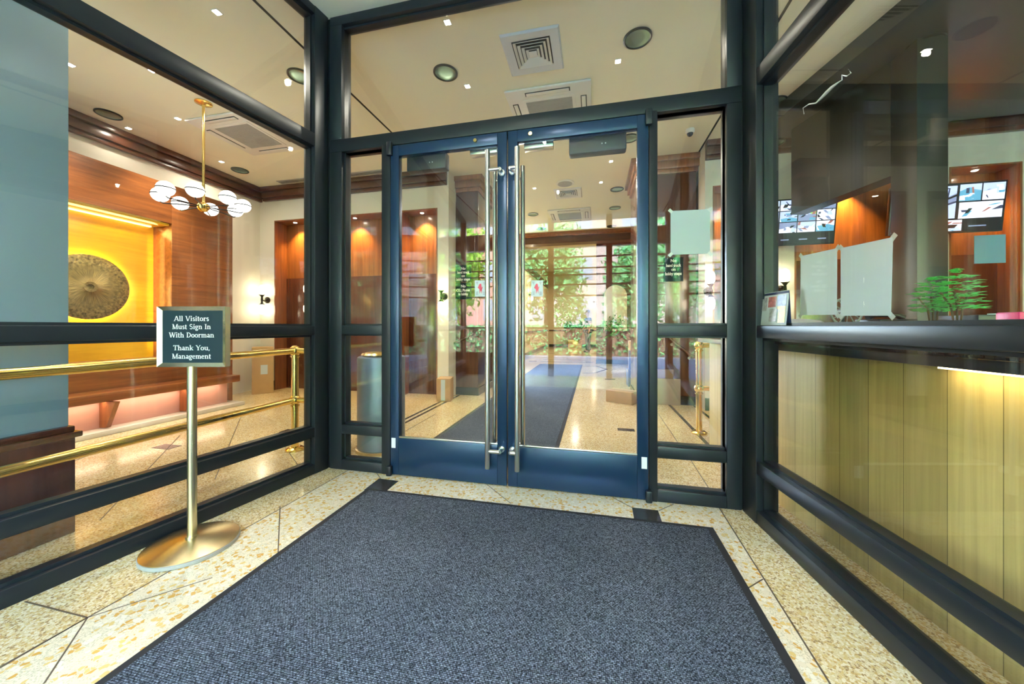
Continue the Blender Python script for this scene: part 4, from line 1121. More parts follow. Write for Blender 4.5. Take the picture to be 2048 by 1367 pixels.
# signs on piers
def plaque(x0, x1, z0, z1, y, lines, label, size):
    t = thing('wall_sign', ((x0 + x1) / 2, y, z0), label, 'sign', 'black lobby rule signs')
    b = MB(); b.box(x0, x1, y - .012, y, z0, z1, .002); b.build('board', 'sign_board', t)
    for body, z in lines:
        sans_text(body, size, Matrix.Translation(((x0 + x1) / 2, y - .0132, z)), t, bold=.002, width=(x1 - x0) * .076 * len(body) if len(body) > 2 else None)
yP = 5.34 - .012
a, c = aty(911, 531, yP), aty(943, 598, yP)
zm = (a.z + c.z) / 2
plaque(a.x, c.x, zm + .01, a.z, yP, [('No', a.z - .07), ('hand truck', a.z - .13), ('on', a.z - .185), ('lobby steps', a.z - .24)], 'upper black sign on the left pier, about hand trucks', .058)
plaque(a.x, c.x, c.z, zm - .005, yP, [('No', zm - .08), ('CELL Phones', zm - .145), ('in lobby', zm - .205)], 'lower black sign on the left pier, about cell phones', .058)
yP = 5.33 - .012
a, c = aty(1327, 516, yP), aty(1366, 562, yP)
cx = (a.x + c.x) / 2
plaque(a.x, c.x, c.z, a.z, yP, [('No', a.z - .06), ('hand truck', a.z - .125), ('on', a.z - .18), ('lobby steps', a.z - .24)], 'black sign on the right pier, about hand trucks', .056)

# stair handrails fixed to the piers
def handrail(p, q, label):
    t = thing('handrail', ((p.x + q.x) / 2, p.y, min(p.z, q.z)), label, 'handrail', 'sloping pier handrails')
    d = (q - p).normalized()
    b = MB(); b.tube([p, p + d * .02, q - d * .02, q, q + Vector((.0, .03, -.02))], .02, 12); b.build('rail_bar', 'shaded_dark_wood', t)
    for k in (.15, .85):
        m_ = p.lerp(q, k)
        b = MB(); b.tube([m_ + Vector((0, 0, -.018)), m_ + Vector((0, .02, -.05)), m_ + Vector((0, .068, -.05))], .007, 8); b.cyl(m_ + Vector((0, .058, -.05)), m_ + Vector((0, .068, -.05)), .02, seg=12); b.build('bracket', 'steel', t)
handrail(aty(946, 668, 5.26), aty(902, 689, 5.26), 'sloping wooden handrail below the signs on the left pier')
handrail(aty(1338, 676, 5.25), aty(1388, 715, 5.25), 'sloping wooden handrail on the right pier behind the brass post')

# cartons
def carton(name, c, size, rz, label, mat='cardboard', extra=None, group='cartons by the right pier', z=0):
    t = thing(name, (c.x, c.y, z), label, 'box', group, rz=rz)
    mx = Matrix.Translation((c.x, c.y, z)) @ Matrix.Rotation(rz, 4, 'Z')
    w, d, h = size
    b = MB(); b.box(-w / 2, w / 2, -d / 2, d / 2, 0, h, .004, mx); b.build('carton', mat, t)
    b = MB(); b.box(-w / 2 - .0008, w / 2 + .0008, -.03, .03, h * .82, h + .0012, 0, mx); b.build('tape', 'packing_tape', t)
    if extra:
        for x0, x1, z0, z1, face, m2 in extra:
            b = MB()
            if face == 'f': b.box(x0 * w, x1 * w, -d / 2 - .0015, -d / 2 + .001, z0 * h, z1 * h, 0, mx)
            else: b.box(w / 2 - .001, w / 2 + .0015, x0 * d, x1 * d, z0 * h, z1 * h, 0, mx)
            b.build('shipping_label' if m2 != 'grey_print' else 'print', m2, t)
    return t
p = flr(502, 789)
carton('cardboard_box', Vector((p.x, p.y + .21, 0)), (.29, .29, .745), R(47), 'tall carton standing by the cream wall beyond the brass rail', extra=[(-.1, .22, .42, .62, 'f', 'paper'), (-.05, .28, .02, .12, 's', 'paper')], group='cartons in the lobby')
p = flr(880, 803)
carton('cardboard_box', Vector((p.x + .02, p.y + .14, 0)), (.20, .26, .33), R(12), 'narrow carton with a white strip by the left pier', extra=[(-.18, .12, .05, .95, 'f', 'paper')], group='cartons in the lobby')
p = flr(980, 766)
carton('cardboard_box', Vector((p.x + .08, p.y + .15, 0)), (.34, .34, 1.06), R(2), 'tall grey-brown carton beside the left pier, behind the door pulls', 'cardboard_dull', extra=[(-.25, .0, .18, .30, 'f', 'paper')], group='cartons in the lobby')
# right-hand stack: big carton, flat carton, navy cartons, tall carton behind
p0, p1 = flr(1280, 806), flr(1363, 812)
z1 = EYE - (p1.y * 1.0 / ray(1363)[1]) * (759 - V0) / FPX
bc = Vector(((p0.x + p1.x) / 2, (p0.y + p1.y) / 2 + .16, 0))
carton('cardboard_box', bc, (p1.x - p0.x, .30, z1), R(0), 'widest carton, in front of the right pier', 'cardboard_dull')
p2 = Vector((p1.x - .25, bc.y - .0, 0))
carton('cardboard_box', p2, (.32, .26, .125), R(4), 'low carton under a white cloth, on top of the widest carton', 'cardboard_dull', z=z1 + .002)
t = thing('folded_cloth', (p2.x, p2.y, z1 + .129), 'white folded cloth lying on the low carton', 'cloth')
b = MB(); N_ = 10
for k, (sx, sy, zz) in enumerate(((.15, .12, .0), (.135, .115, .022), (.11, .10, .042))):
    pts = []
    for i in range(28):
        a = 2 * math.pi * i / 28
        r = 1 / max(abs(math.cos(a)), abs(math.sin(a))) ** .7
        pts.append((p2.x + sx * r * .85 * math.cos(a) * (1 + .05 * math.sin(5 * a + k)), p2.y + sy * r * .85 * math.sin(a) * (1 + .05 * math.cos(4 * a + k))))
    b.prism(pts, z1 + .129 + zz, z1 + .129 + zz + .021)
b.build('cloth', 'cloth_white', t)
pf = flr(1248, 806)
carton('cardboard_box', Vector((pf.x - .02, pf.y + .095, 0)), (.38, .24, .165), R(-28), 'flat open carton lying in front of the stack', group='cartons by the right pier')
pn = flr(1262, 774)
zt = .40
nv = Vector((pn.x + .19, pn.y + .17, 0))
nv.y += .03; nv.x -= .055
carton('printed_box', nv, (.36, .28, .30), R(3), 'lower navy printed carton of the pair', 'navy_box', extra=[(-.35, .1, .12, .4, 'f', 'grey_print'), (-.4, .3, .55, .7, 'f', 'paper')], group='navy printed cartons')
carton('printed_box', nv + Vector((.015, 0, 0)), (.34, .27, .34), R(-2), 'upper navy printed carton of the pair', 'navy_box', z=.302, extra=[(-.3, .1, .12, .3, 'f', 'grey_print')], group='navy printed cartons')
carton('cardboard_box', nv + Vector((.19, .50, 0)), (.60, .26, .80), R(0), 'tall carton standing behind the navy cartons', 'cardboard')

# papers taped to glass
def sheet_quad(name, quad, off, label, cat='notice', mat='paper', prints=None, group=None):
    """four corners on a glass plane (TL,TR,BR,BL), lifted by off"""
    q = [Vector(p) + off for p in quad]
    n = (q[1] - q[0]).cross(q[3] - q[0]).normalized()
    if n.dot(off) < 0: n = -n
    c = sum(q, Vector()) / 4
    t = thing(name, (c.x, c.y, min(p.z for p in q)), label, cat, group)
    b = MB(); v = [p for p in q] + [p + n * .0012 for p in q]
    b._add(v, [(0, 1, 2, 3), (7, 6, 5, 4), (0, 4, 5, 1), (1, 5, 6, 2), (2, 6, 7, 3), (3, 7, 4, 0)])
    bmesh.ops.recalc_face_normals(b.bm, faces=b.bm.faces[:]); b.build('sheet', mat, t, smooth=False)
    for pts, m2 in (prints or []):
        b = MB()
        def P2(s, r): return q[0].lerp(q[1], s).lerp(q[3].lerp(q[2], s), r)
        v = [P2(s, r) + n * .0013 for s, r in pts]; k = len(v)
        b._add(v + [p + n * .0008 for p in v], [tuple(range(k)), tuple(range(k, 2 * k))[::-1]] + [(i, (i + 1) % k, k + (i + 1) % k, k + i) for i in range(k)])
        bmesh.ops.recalc_face_normals(b.bm, faces=b.bm.faces[:]); b.build('print', m2, t, smooth=False)
    for (s, r) in (((.0, .0), (1.0, .0), (1.0, 1.0), (.0, 1.0)) if name == 'taped_notice' else ()):
        o = q[0].lerp(q[1], s).lerp(q[3].lerp(q[2], s), r) + n * .0016
        ex, ez = (q[1] - q[0]).normalized() * .012, (q[3] - q[0]).normalized() * .012
        k = 1 if (s > .5) == (r > .5) else -1
        a, c2 = (ex + ez * k) * .8, (ex * k - ez) * .55
        b = MB(); v = [o - a - c2, o + a - c2, o + a + c2, o - a + c2]
        b._add(v + [p + n * .0006 for p in v], [(0, 1, 2, 3), (7, 6, 5, 4), (0, 4, 5, 1), (1, 5, 6, 2), (2, 6, 7, 3), (3, 7, 4, 0)])
        bmesh.ops.recalc_face_normals(b.bm, faces=b.bm.faces[:]); b.build('tape', 'tape_clear', t, smooth=False)
    return t
yG = YF + .0485
fq = [aty(1341, 422, yG), aty(1420, 418, yG), aty(1420, 507, yG), aty(1341, 509, yG)]
for p in fq: pass
sheet_quad('taped_notice', fq, Vector((0, -.0006, 0)), 'white notice taped to the right sidelight', mat='notice_paper', group='white taped notices')
gp = CR + RNRM * .0605
rq1 = [online(1601, 512, gp, RD), online(1673.5, 496, gp, RD), online(1673, 629, gp, RD), online(1600, 630, gp, RD)]
rq2 = [online(1681, 496, gp, RD), online(1785, 474, gp, RD), online(1781, 631, gp, RD), online(1681, 631, gp, RD)]
sheet_quad('taped_notice', rq1, RNRM.to_3d() * .0006, 'smaller white notice taped to the glass before the desk', group='white taped notices')
sheet_quad('taped_notice', rq2, RNRM.to_3d() * .0006, 'larger white notice taped to the glass before the desk', group='white taped notices')
gt = CR + RNRM * .047
tp = [online(u, v, gt, RD) for u, v in ((1608, 228), (1606, 216), (1618, 208), (1632, 206), (1642, 196), (1654, 184), (1664, 174), (1676, 165), (1684, 160), (1684, 150), (1694, 152), (1702, 146), (1697, 138))]
t = thing('tape_strip', (tp[0].x, tp[0].y, tp[0].z), 'torn curled strip of clear tape on the glass high above the notices', 'tape')
b = MB(); b.tube(tp, [.002, .002, .0025, .003, .005, .007, .006, .003, .002, .002, .0025, .002, .0015], 8); b.build('strip', 'tape_clear', t)
yD = YF - .006 + .0292
figs = [([(.42, .2), (.55, .2), (.6, .45), (.72, .35), (.62, .55), (.6, .85), (.52, .6), (.42, .85), (.40, .55), (.25, .45)], 'red_print'),
        ([(.08, .08), (.32, .08), (.2, .3)], 'grey_print'), ([(.68, .1), (.92, .08), (.8, .3)], 'grey_print'), ([(.1, .7), (.3, .65), (.3, .92), (.1, .92)], 'grey_print'), ([(.7, .68), (.9, .7), (.9, .92), (.7, .92)], 'grey_print')]
for us, lab in (((951, 974), 'small printed poster on the left door glass'), ((1063, 1086.5), 'small printed poster on the right door glass')):
    q = [aty(us[0], 561, yD), aty(us[1], 561, yD), aty(us[1], 593, yD), aty(us[0], 593, yD)]
    # printed on both sides of the sheet; the picture side faces the vestibule
    t = sheet_quad('door_poster', [p + Vector((0, -.0115, 0)) for p in q], Vector((0, -.0006, 0)), lab, 'poster', prints=figs, group='small door posters')

# ------------------------------------------------------------------ security desk
kA = flr(1418.5, 900); kA = Vector((kA.x, kA.y))                     # front lower corner of the desk panel
KD = Vector((math.sin(R(7.0)), -math.cos(R(7.0))))
KN = Vector((-KD.y, KD.x)); KN = KN if KN.x > 0 else -KN             # away from the vestibule
DLEN = 4.6
t = thing('security_desk', (kA.x, kA.y, 0), 'long oak-fronted security desk with black stone counter', 'desk')
b = MB(); b.bar(kA, kA + KD * DLEN, 0, .05, 0.0, .985, KN, .002); dp = b.build('front_panel', 'oak_panel', t)
b = MB(); b.bar(kA + KD * .002, kA + KD * .04, .05, .75, 0.0, .985, KN, .002); b.build('end_panel', 'oak_end', t)
b = MB(); b.bar(kA - KD * .07, kA + KD * DLEN, -.17, .55, .985, EYE - .003, KN, .006); b.build('counter_top', 'black_stone', t)
b = MB(); b.bar(kA + KD * .01, kA + KD * DLEN, -.10, -.004, .945, .985, KN, .003); b.build('under_rail', 'black_plastic', t)
l0 = online(1885, 740, kA - KN * .04, KD)
s0 = (Vector((l0.x, l0.y)) - (kA - KN * .04)).dot(KD)
b = MB(); b.bar(kA + KD * s0, kA + KD * (s0 + 1.6), -.055, -.02, .935, .945, KN); b.build('light_strip', 'counter_glow', t)
lm = kA + KD * (s0 + .8) - KN * .04
lamp('AREA', (lm.x, lm.y, .93), .5, (1, .80, .42), None, (0, 0, math.atan2(KD.y, KD.x)), 1.6, size_y=.03)
b = MB(); b.bar(kA + KD * .05, kA + KD * DLEN, .75, 1.1, .70, .74, KN, .004); b.build('work_shelf', 'dark_wood_flat', t)

# things on the counter (top at z = EYE - .003)
ZC = EYE - .003
def ondesk(u, off):
    p = online(u, 650, kA + KN * off, KD)
    return Vector((p.x, p.y, ZC))
gl = CR + RNRM * .022
q0, q1 = online(1517, 650, gl, RD), online(1572, 650, gl, RD)
cw = (Vector((q1.x, q1.y)) - Vector((q0.x, q0.y))).length / 2
p = Vector(((q0.x + q1.x) / 2, (q0.y + q1.y) / 2, EYE + .0045))
ang = math.atan2(RD.y, RD.x)
t = thing('desk_calendar', p, 'white standing calendar with small colour pictures on the rail by the corner post', 'calendar', rz=ang)
base = Matrix.Translation(p) @ Matrix.Rotation(ang, 4, 'Z')
mx = base @ Matrix.Rotation(R(-5), 4, 'X')
b = MB(); b.box(-cw, cw, -.0015, .0015, .001, .175, .0006, mx); b.build('front_card', 'paper', t)
mx2 = base @ Matrix.Translation((0, .022, 0)) @ Matrix.Rotation(R(3), 4, 'X')
b = MB(); b.box(-cw + .004, cw + .004, -.0012, .0012, .001, .172, .0005, mx2); b.build('back_card', 'navy_box', t)
for x0, x1_, z0, z1_, m2 in ((-.88, -.45, .45, .85, 'photo_d'), (-.35, .2, .55, .86, 'photo_a'), (.3, .9, .58, .88, 'photo_b'), (-.2, .3, .12, .5, 'photo_d'), (.42, .9, .08, .5, 'photo_e'), (.34, .88, .48, .56, 'photo_c')):
    b = MB(); b.box(x0 * cw, x1_ * cw, -.0026, -.0014, z0 * .175, z1_ * .175, 0, mx); b.build('picture', m2, t)
p = ondesk(1600, .22)
t = thing('desk_dome', p, 'low white rounded dome on the counter behind the calendar', 'desk item')
b = MB(); b.lathe(p, [(.14, 0), (.135, .02), (.10, .04), (.05, .05), (.001, .052)], 36); b.build('dome', 'cool_white_metal', t)
b = MB(); b.lathe(p, [(.142, 0), (.146, .003), (.142, .006)], 36, close=False); b.build('rim', 'steel', t)
p = ondesk(1693, .25)
t = thing('desk_fan', p, 'small dark round desk fan below the gap between the notices', 'fan')
b = MB(); b.lathe(p, [(.06, 0), (.06, .012), (.02, .018), (.014, .02)], 24); b.build('base', 'black_plastic', t)
b = MB(); b.tube([p + Vector((.075 * math.cos(R(a)), 0, .085 + .075 * math.sin(R(a)))) for a in range(0, 361, 15)], .006, 8)
for a in range(0, 180, 30): b.tube([p + Vector((.075 * math.cos(R(a)), 0, .085 + .075 * math.sin(R(a)))), p + Vector((0, -.01, .085)), p - Vector((.075 * math.cos(R(a)), 0, -.085 + .075 * math.sin(R(a))))], .0025, 6)
b.build('grille', 'grille_grey', t)
b = MB(); b.cyl(p + Vector((0, 0, .085)), p + Vector((0, .04, .085)), .028, seg=16); b.cyl(p + Vector((0, .03, .012)), p + Vector((0, .03, .085)), .008, seg=10); b.build('motor', 'black_plastic', t)
# miniature trees
def bonsai(u, off, h, label, seed):
    rnd = random.Random(seed)
    p = ondesk(u, off)
    t = thing('miniature_tree', p, label, 'plant', 'miniature green trees')
    b = MB(); b.box(p.x - .075, p.x + .075, p.y - .05, p.y + .05, p.z, p.z + .022, .004); b.build('base', 'white_metal', t)
    b = MB()
    for k in range(3):
        b.tube([p + Vector((.012 * (k - 1), 0, .02)), p + Vector((.02 * (k - 1), .0, h * .35)), p + Vector((.05 * (k - 1), .01, h * .6))], .004, 7)
    b.build('trunk', 'bark', t)
    b = MB()
    for tier in range(7):
        f = tier / 6
        r = h * .30 * math.sqrt(max(.03, 1 - (f * 1.25 - .27) ** 2))
        z = p.z + h * (.34 + .62 * f)
        for i in range(int(46 - 4 * tier)):
            a = rnd.uniform(0, 2 * math.pi); rr = r * math.sqrt(rnd.random())
            c = Vector((p.x + rr * math.cos(a), p.y + rr * math.sin(a), z + rnd.uniform(-.008, .008)))
            d = Vector((math.cos(a + rnd.uniform(-.8, .8)), math.sin(a), rnd.uniform(-.15, .15))) * rnd.uniform(.014, .026)
            n = Vector((-d.y, d.x, 0)).normalized() * .006
            b._add([c - d, c + n + Vector((0, 0, .003)), c + d, c - n - Vector((0, 0, .002))], [(0, 1, 2, 3)])
    b.build('foliage', 'leaf_lit', t, smooth=False)
bonsai(1914, .33, .25, 'bright green miniature tree on the counter, right of the dark post', 3)
bonsai(1866, .42, .24, 'green miniature tree on the counter, behind the dark post', 5)
p = ondesk(2042, .30)
t = tag(centre(MB().box(p.x - .04, p.x + .06, p.y - .04, p.y + .04, ZC, ZC + .055, .006).build('pink_tub', 'pink_plastic')), 'small pink tub at the right edge of the counter', 'tub')
p = ondesk(1878, .12)
t = tag(centre(MB().obox(p + Vector((0, 0, .007)), (.20, .12, .014), R(8), .003).build('paper_pad', 'paper')), 'white pad lying flat on the counter by the dark post', 'paper')
p = ondesk(2010, .70)
t = thing('desk_organizer', p, 'black low organizer tray on the counter with a white edge', 'tray')
b = MB(); b.obox(p + Vector((0, 0, .028)), (.36, .2, .055), R(0), .004); b.build('body', 'black_plastic', t)
b = MB(); b.obox(p + Vector((.03, -.095, .058)), (.34, .012, .005), 0); b.build('edge', 'paper', t)
p = ondesk(1770, .42)
t = thing('desk_phone', p, 'small dark phone on the counter under the larger notice', 'phone')
b = MB(); b.obox(p + Vector((0, 0, .022)), (.18, .16, .04), R(6), .006); b.build('base', 'black_plastic', t)
b = MB(); b.tube([p + Vector((-.08, 0, .05)), p + Vector((-.05, 0, .065)), p + Vector((.05, 0, .065)), p + Vector((.08, 0, .05))], [.018, .013, .013, .018], 10); b.build('handset', 'black_plastic', t)

# dark post behind the counter
pp0, pp1 = aty(1834, 0, 3.35).x, aty(1897, 0, 3.35).x
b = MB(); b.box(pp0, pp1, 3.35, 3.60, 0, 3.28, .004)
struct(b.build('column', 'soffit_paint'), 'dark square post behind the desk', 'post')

# wall monitors
def monitor(x0, x1, z0, z1, y, label, views, tilt, seed):
    """views: (left, right, bottom, top, kind) in screen fractions"""
    rnd = random.Random(seed)
    c = Vector(((x0 + x1) / 2, y, (z0 + z1) / 2))
    t = thing('monitor', (c.x, c.y, z0), label, 'monitor', 'security monitors')
    w, h = (x1 - x0), (z1 - z0)
    mx = Matrix.Translation(c) @ Matrix.Rotation(R(tilt), 4, 'X')
    b = MB(); b.box(-w / 2, w / 2, -.02, .025, -h / 2, h / 2, .004, mx); b.build('casing', 'black_plastic', t)
    b = MB(); b.box(-w / 2 + .012, w / 2 - .012, -.022, -.0202, -h / 2 + .016, h / 2 - .012, 0, mx); s_ = b.build('screen', 'view_black', t, smooth=False)
    W_, H_ = w - .024, h - .028
    for l, r, bo, to, kind in views:
        def P(a, q): return ((l + (r - l) * a - .5) * W_, (bo + (to - bo) * q - .5) * H_ + .002)
        tones = ['view_pale', 'view_sky', 'view_mid', 'view_teal', 'view_black', 'view_dusk', 'view_rust']
        me = bpy.data.meshes.new('camera_view')
        vv, ff, mi = [], [], []
        used = []
        def poly(pts, tone, lift):
            n0 = len(vv)
            for a, q in pts:
                X, Z = P(min(.97, max(.03, a)), min(.96, max(.04, q)))
                vv.append(mx @ Vector((X, -.0222 - lift, Z)))
            ff.append(list(range(n0, n0 + len(pts))))
            if tone not in used: used.append(tone)
            mi.append(used.index(tone))
        base = rnd.choice(['view_pale', 'view_sky', 'view_sky', 'view_mid']) if kind != 'dark' else 'view_black'
        if kind == 'green': base = 'view_green'
        poly([(0, 0), (1, 0), (1, 1), (0, 1)], base, .0002)
        if kind == 'stairs':                           # a flight of steps with a rail seen from above
            poly([(0, 0), (.35, 0), (1, .55), (1, .75)], 'view_mid', .0004)
            poly([(0, .05), (.08, .02), (1, .66), (1, .72)], 'view_black', .0005)
            poly([(.1, 0), (.16, 0), (1, .48), (1, .54)], 'view_dusk', .0005)
            poly([(.25, .45), (.27, .45), (.30, .74), (.28, .75)], 'view_dusk', .0005)
            poly([(.28, .74), (.28, .71), (.85, .88), (.85, .91)], 'view_dusk', .0006)
            poly([(.83, .60), (.85, .60), (.87, .9), (.85, .91)], 'view_dusk', .0005)
        elif kind == 'dark':
            poly([(.15, .35), (.6, .35), (.6, .45), (.15, .45)], 'view_mid', .0004)
        else:
            k = rnd.uniform(.25, .6); m_ = rnd.uniform(.3, .7)
            poly([(0, 0), (1, 0), (1, k), (m_, k + .15), (0, k)], rnd.choice(['view_mid', 'view_pale', 'view_teal']), .0004)
            for n in range(8):
                a, q = rnd.uniform(0, .8), rnd.uniform(0, .7)
                ww, hh, sk = rnd.uniform(.06, .3), rnd.uniform(.08, .38), rnd.uniform(-.2, .2)
                poly([(a, q), (a + ww, q + sk * .3), (a + ww + sk, q + hh), (a + sk, q + hh)], rnd.choice(tones), .0005 + .0001 * n)
        me.from_pydata(vv, [], ff)
        for u_ in used: me.materials.append(M[u_])
        for p_, k in zip(me.polygons, mi): p_.material_index = k
        me.transform(world_matrix(s_).inverted() if False else world_matrix(t).inverted())
        o = bpy.data.objects.new('camera_view', me); COL.objects.link(o); o.parent = s_
    b = MB(); b.box(-.12, .12, .025, .07, -.1, .1, .004, mx); b.cyl(mx @ Vector((0, .05, 0)), Vector((c.x, YB + .24, c.z)), .03, seg=14); b.build('wall_mount', 'iron', t)
grid = []
for r_ in range(4):
    for c_ in range(4):
        grid.append((c_ / 4, (c_ + 1) / 4, r_ / 4, (r_ + 1) / 4, 'dark' if r_ == 0 and c_ > 0 else ('green' if (r_, c_) == (2, 2) else 'view')))
few = [(0, .6, .25, 1, 'stairs'), (.6, .8, .62, 1, 'view'), (.8, 1, .62, 1, 'view'), (.6, 1, .25, .62, 'view'), (.0, .33, 0, .25, 'view'), (.33, .66, 0, .25, 'view'), (.66, 1, 0, .25, 'dark')]
monitor(1.92, 2.69, 2.03, 2.56, 4.80, 'left security monitor with many camera views, above the sconce', grid, 8, 3)
monitor(3.14, 4.12, 2.07, 2.58, 4.72, 'right security monitor with few camera views, in the end niche', few, 6, 8)
a, c = aty(1949, 471, YB - .006), aty(2012, 525, YB - .006)
t = tag(centre(MB().box(a.x, c.x, YB - .004, YB + .0, c.z, a.z).build('wall_notice', 'blue_paper')), 'pale blue sheet on the wood wall under the right monitor', 'notice')

# ------------------------------------------------------------------ far hall: planter, hanging plant, person
p = aty(1150, 690, 18.6)
t = thing('planter', (p.x, 18.55, 0), 'brown planter box on a brass stand against the end wall', 'planter')
b = MB(); b.box(p.x - .42, p.x + .42, 18.35, 18.8, .42, 1.0, .01); b.build('box', 'planter_wood', t)
b = MB(); b.box(p.x - .34, p.x + .34, 18.4, 18.75, 0.0, .42, .01); b.build('stand', 'brass', t)
rnd = random.Random(4); b = MB()
for i in range(420):
    b.leaf_quad((p.x + rnd.uniform(-.52, .52), 18.55 + rnd.uniform(-.25, .2), 1.0 + abs(rnd.gauss(0, .13))), rnd.uniform(.05, .1), rnd)
b.build('foliage', 'leaf', t, smooth=False)
p = aty(1229, 657, 10.55)
t = thing('hanging_plant', (p.x, 10.56, p.z - .05), 'green trailing plant in a wall pot before the arched panel', 'plant')
b = MB(); b.lathe((p.x, 10.57, p.z - .06), [(.05, -.08), (.08, .03), (.085, .06)], 20); b.build('pot', 'planter_wood', t)
b = MB()
for i in range(260):
    a = rnd.uniform(0, 6.28); r = abs(rnd.gauss(0, .15))
    b.leaf_quad((p.x + r * math.cos(a) * 1.2, 10.57 - abs(r * math.sin(a)) * .55, p.z + .06 + rnd.gauss(0, .13)), rnd.uniform(.03, .055), rnd)
b.build('foliage', 'leaf', t, smooth=False)

def skinned(name, verts, edges, radii, mat, parent, root=0, sub=2):
    me = bpy.data.meshes.new(name); me.from_pydata([Vector(v) for v in verts], edges, []); me.update()
    o = bpy.data.objects.new(name, me); COL.objects.link(o)
    sk = o.modifiers.new('skin', 'SKIN'); sk.use_smooth_shade = True
    layer = me.skin_vertices[0] if me.skin_vertices else None
    if layer is None:
        bm_ = bmesh.new(); bm_.from_mesh(me); bm_.verts.layers.skin.verify(); bm_.to_mesh(me); bm_.free(); layer = me.skin_vertices[0]
    for i, r in enumerate(radii):
        layer.data[i].radius = r if isinstance(r, tuple) else (r, r)
        layer.data[i].use_root = (i == root)
    ss = o.modifiers.new('smooth', 'SUBSURF'); ss.levels = sub; ss.render_levels = sub
    dg = bpy.context.evaluated_depsgraph_get()
    m2 = bpy.data.meshes.new_from_object(o.evaluated_get(dg))
    bpy.data.objects.remove(o); bpy.data.meshes.remove(me)
    m2.name = name; m2.materials.clear(); m2.materials.append(M[mat])
    for pl_ in m2.polygons: pl_.use_smooth = True
    r = bpy.data.objects.new(name, m2); COL.objects.link(r); r.parent = parent
    return r
def person(loc, rz, label):
    t = thing('person', loc, label, 'person', rz=rz)
    # local frame: facing -y; z up
    V = []; E = []; RR = []
    def add(p, r, par=None):
        V.append(p); RR.append(r)
        if par is not None: E.append((par, len(V) - 1))
        return len(V) - 1
    pel = add((0, 0, .96), (.145, .105))
    sp1 = add((0, .0, 1.12), (.135, .10), pel); ch = add((0, .005, 1.32), (.165, .115), sp1); nk = add((0, 0, 1.46), (.065, .065), ch)
    n2 = add((0, -.015, 1.53), (.052, .055), nk); hd = add((0, -.03, 1.60), (.068, .085), n2); h2 = add((0, -.03, 1.68), (.078, .095), hd); h3 = add((0, -.02, 1.745), (.055, .065), h2)
    for s in (-1, 1):
        sh = add((s * .17, .0, 1.39), .062, ch); el = add((s * .235, .02, 1.12), .043, sh)
        wr = add((s * .22, -.14 if s < 0 else -.06, .92), .030, el); pm = add((s * .215, -.19 if s < 0 else -.075, .865), (.036, .02), wr)
        for k in range(4):
            o_ = (k - 1.5) * .017
            f1 = add((s * .215 + o_, (-.225 if s < 0 else -.085), .825 - .004 * abs(k - 1)), .0095, pm)
            f2 = add((s * .213 + o_, (-.235 if s < 0 else -.075), .785 + .006 * abs(k - 1)), .008, f1)
        th = add((s * .215 - s * .035, (-.20 if s < 0 else -.105), .855), .011, pm); add((s * .215 - s * .045, (-.225 if s < 0 else -.12), .825), .009, th)
        hp = add((s * .09, 0, .90), (.095, .10), pel); kn = add((s * .10, -.01 * s - .01, .50), .062, hp); an = add((s * .105, .02, .10), .040, kn)
        hl = add((s * .105, .03, .045), .036, an); add((s * .115, -.11, .035), (.04, .026), hl)
    skinned('body', V, E, RR, 'skin', t, pel)
    # clothes
    V, E, RR = [], [], []
    w0 = add((0, 0, .93), (.16, .12)); a1 = add((0, 0, 1.12), (.15, .115), w0); a2 = add((0, .005, 1.33), (.178, .128), a1); a3 = add((0, 0, 1.43), (.085, .08), a2)
    for s in (-1, 1):
        q = add((s * .175, 0, 1.385), .075, a2); add((s * .222, .015, 1.20), .062, q)
    skinned('shirt', V, E, RR, 'shirt', t, w0)
    V, E, RR = [], [], []
    w0 = add((0, 0, .96), (.155, .118))
    for s in (-1, 1):
        q = add((s * .09, 0, .88), (.108, .112), w0); k = add((s * .10, -.01 * s - .01, .50), .08, q); add((s * .105, .02, .07), .066, k)
    skinned('trousers', V, E, RR, 'denim', t, w0)
    for s in (-1, 1):
        V, E, RR = [], [], []
        q = add((s * .105, .045, .05), (.046, .045)); k = add((s * .108, -.03, .045), (.048, .04), q); add((s * .116, -.14, .035), (.048, .032), k)
        skinned('shoe', V, E, RR, 'shoe_leather', t, 0)
    mw = world_matrix(t)
    b = MB(); b.sphere(mw @ Vector((0, -.008, 1.70)), .098, 20, 12, (.93, 1.0, .95))
    bmesh.ops.delete(b.bm, geom=[v for v in b.bm.verts if (mw.inverted() @ v.co).z < 1.70 and (mw.inverted() @ v.co).y < .0], context='VERTS')
    b.build('hair', 'hair', t)
    for s in (-1, 1):
        b = MB(); b.sphere(mw @ Vector((s * .031, -.117, 1.665)), .011, 10, 8); b.build('eye', 'white_letter', t)
        b = MB(); b.sphere(mw @ Vector((s * .082, -.02, 1.65)), .022, 10, 8, (.5, .8, 1.3)); b.build('ear', 'skin', t)
    b = MB(); b.tube([mw @ Vector((0, -.118, 1.665)), mw @ Vector((0, -.132, 1.635)), mw @ Vector((0, -.118, 1.625))], [.008, .014, .008], 8); b.build('nose', 'skin', t)
    b = MB(); b.tube([mw @ Vector((-.024, -.108, 1.588)), mw @ Vector((0, -.117, 1.588)), mw @ Vector((.024, -.108, 1.588))], .005, 6); b.build('mouth', 'red_print', t)
pp = flr(1176, 704.5)
person(Vector((pp.x, pp.y, 0)), R(-62), 'person in black shirt and blue trousers standing in the far hall')

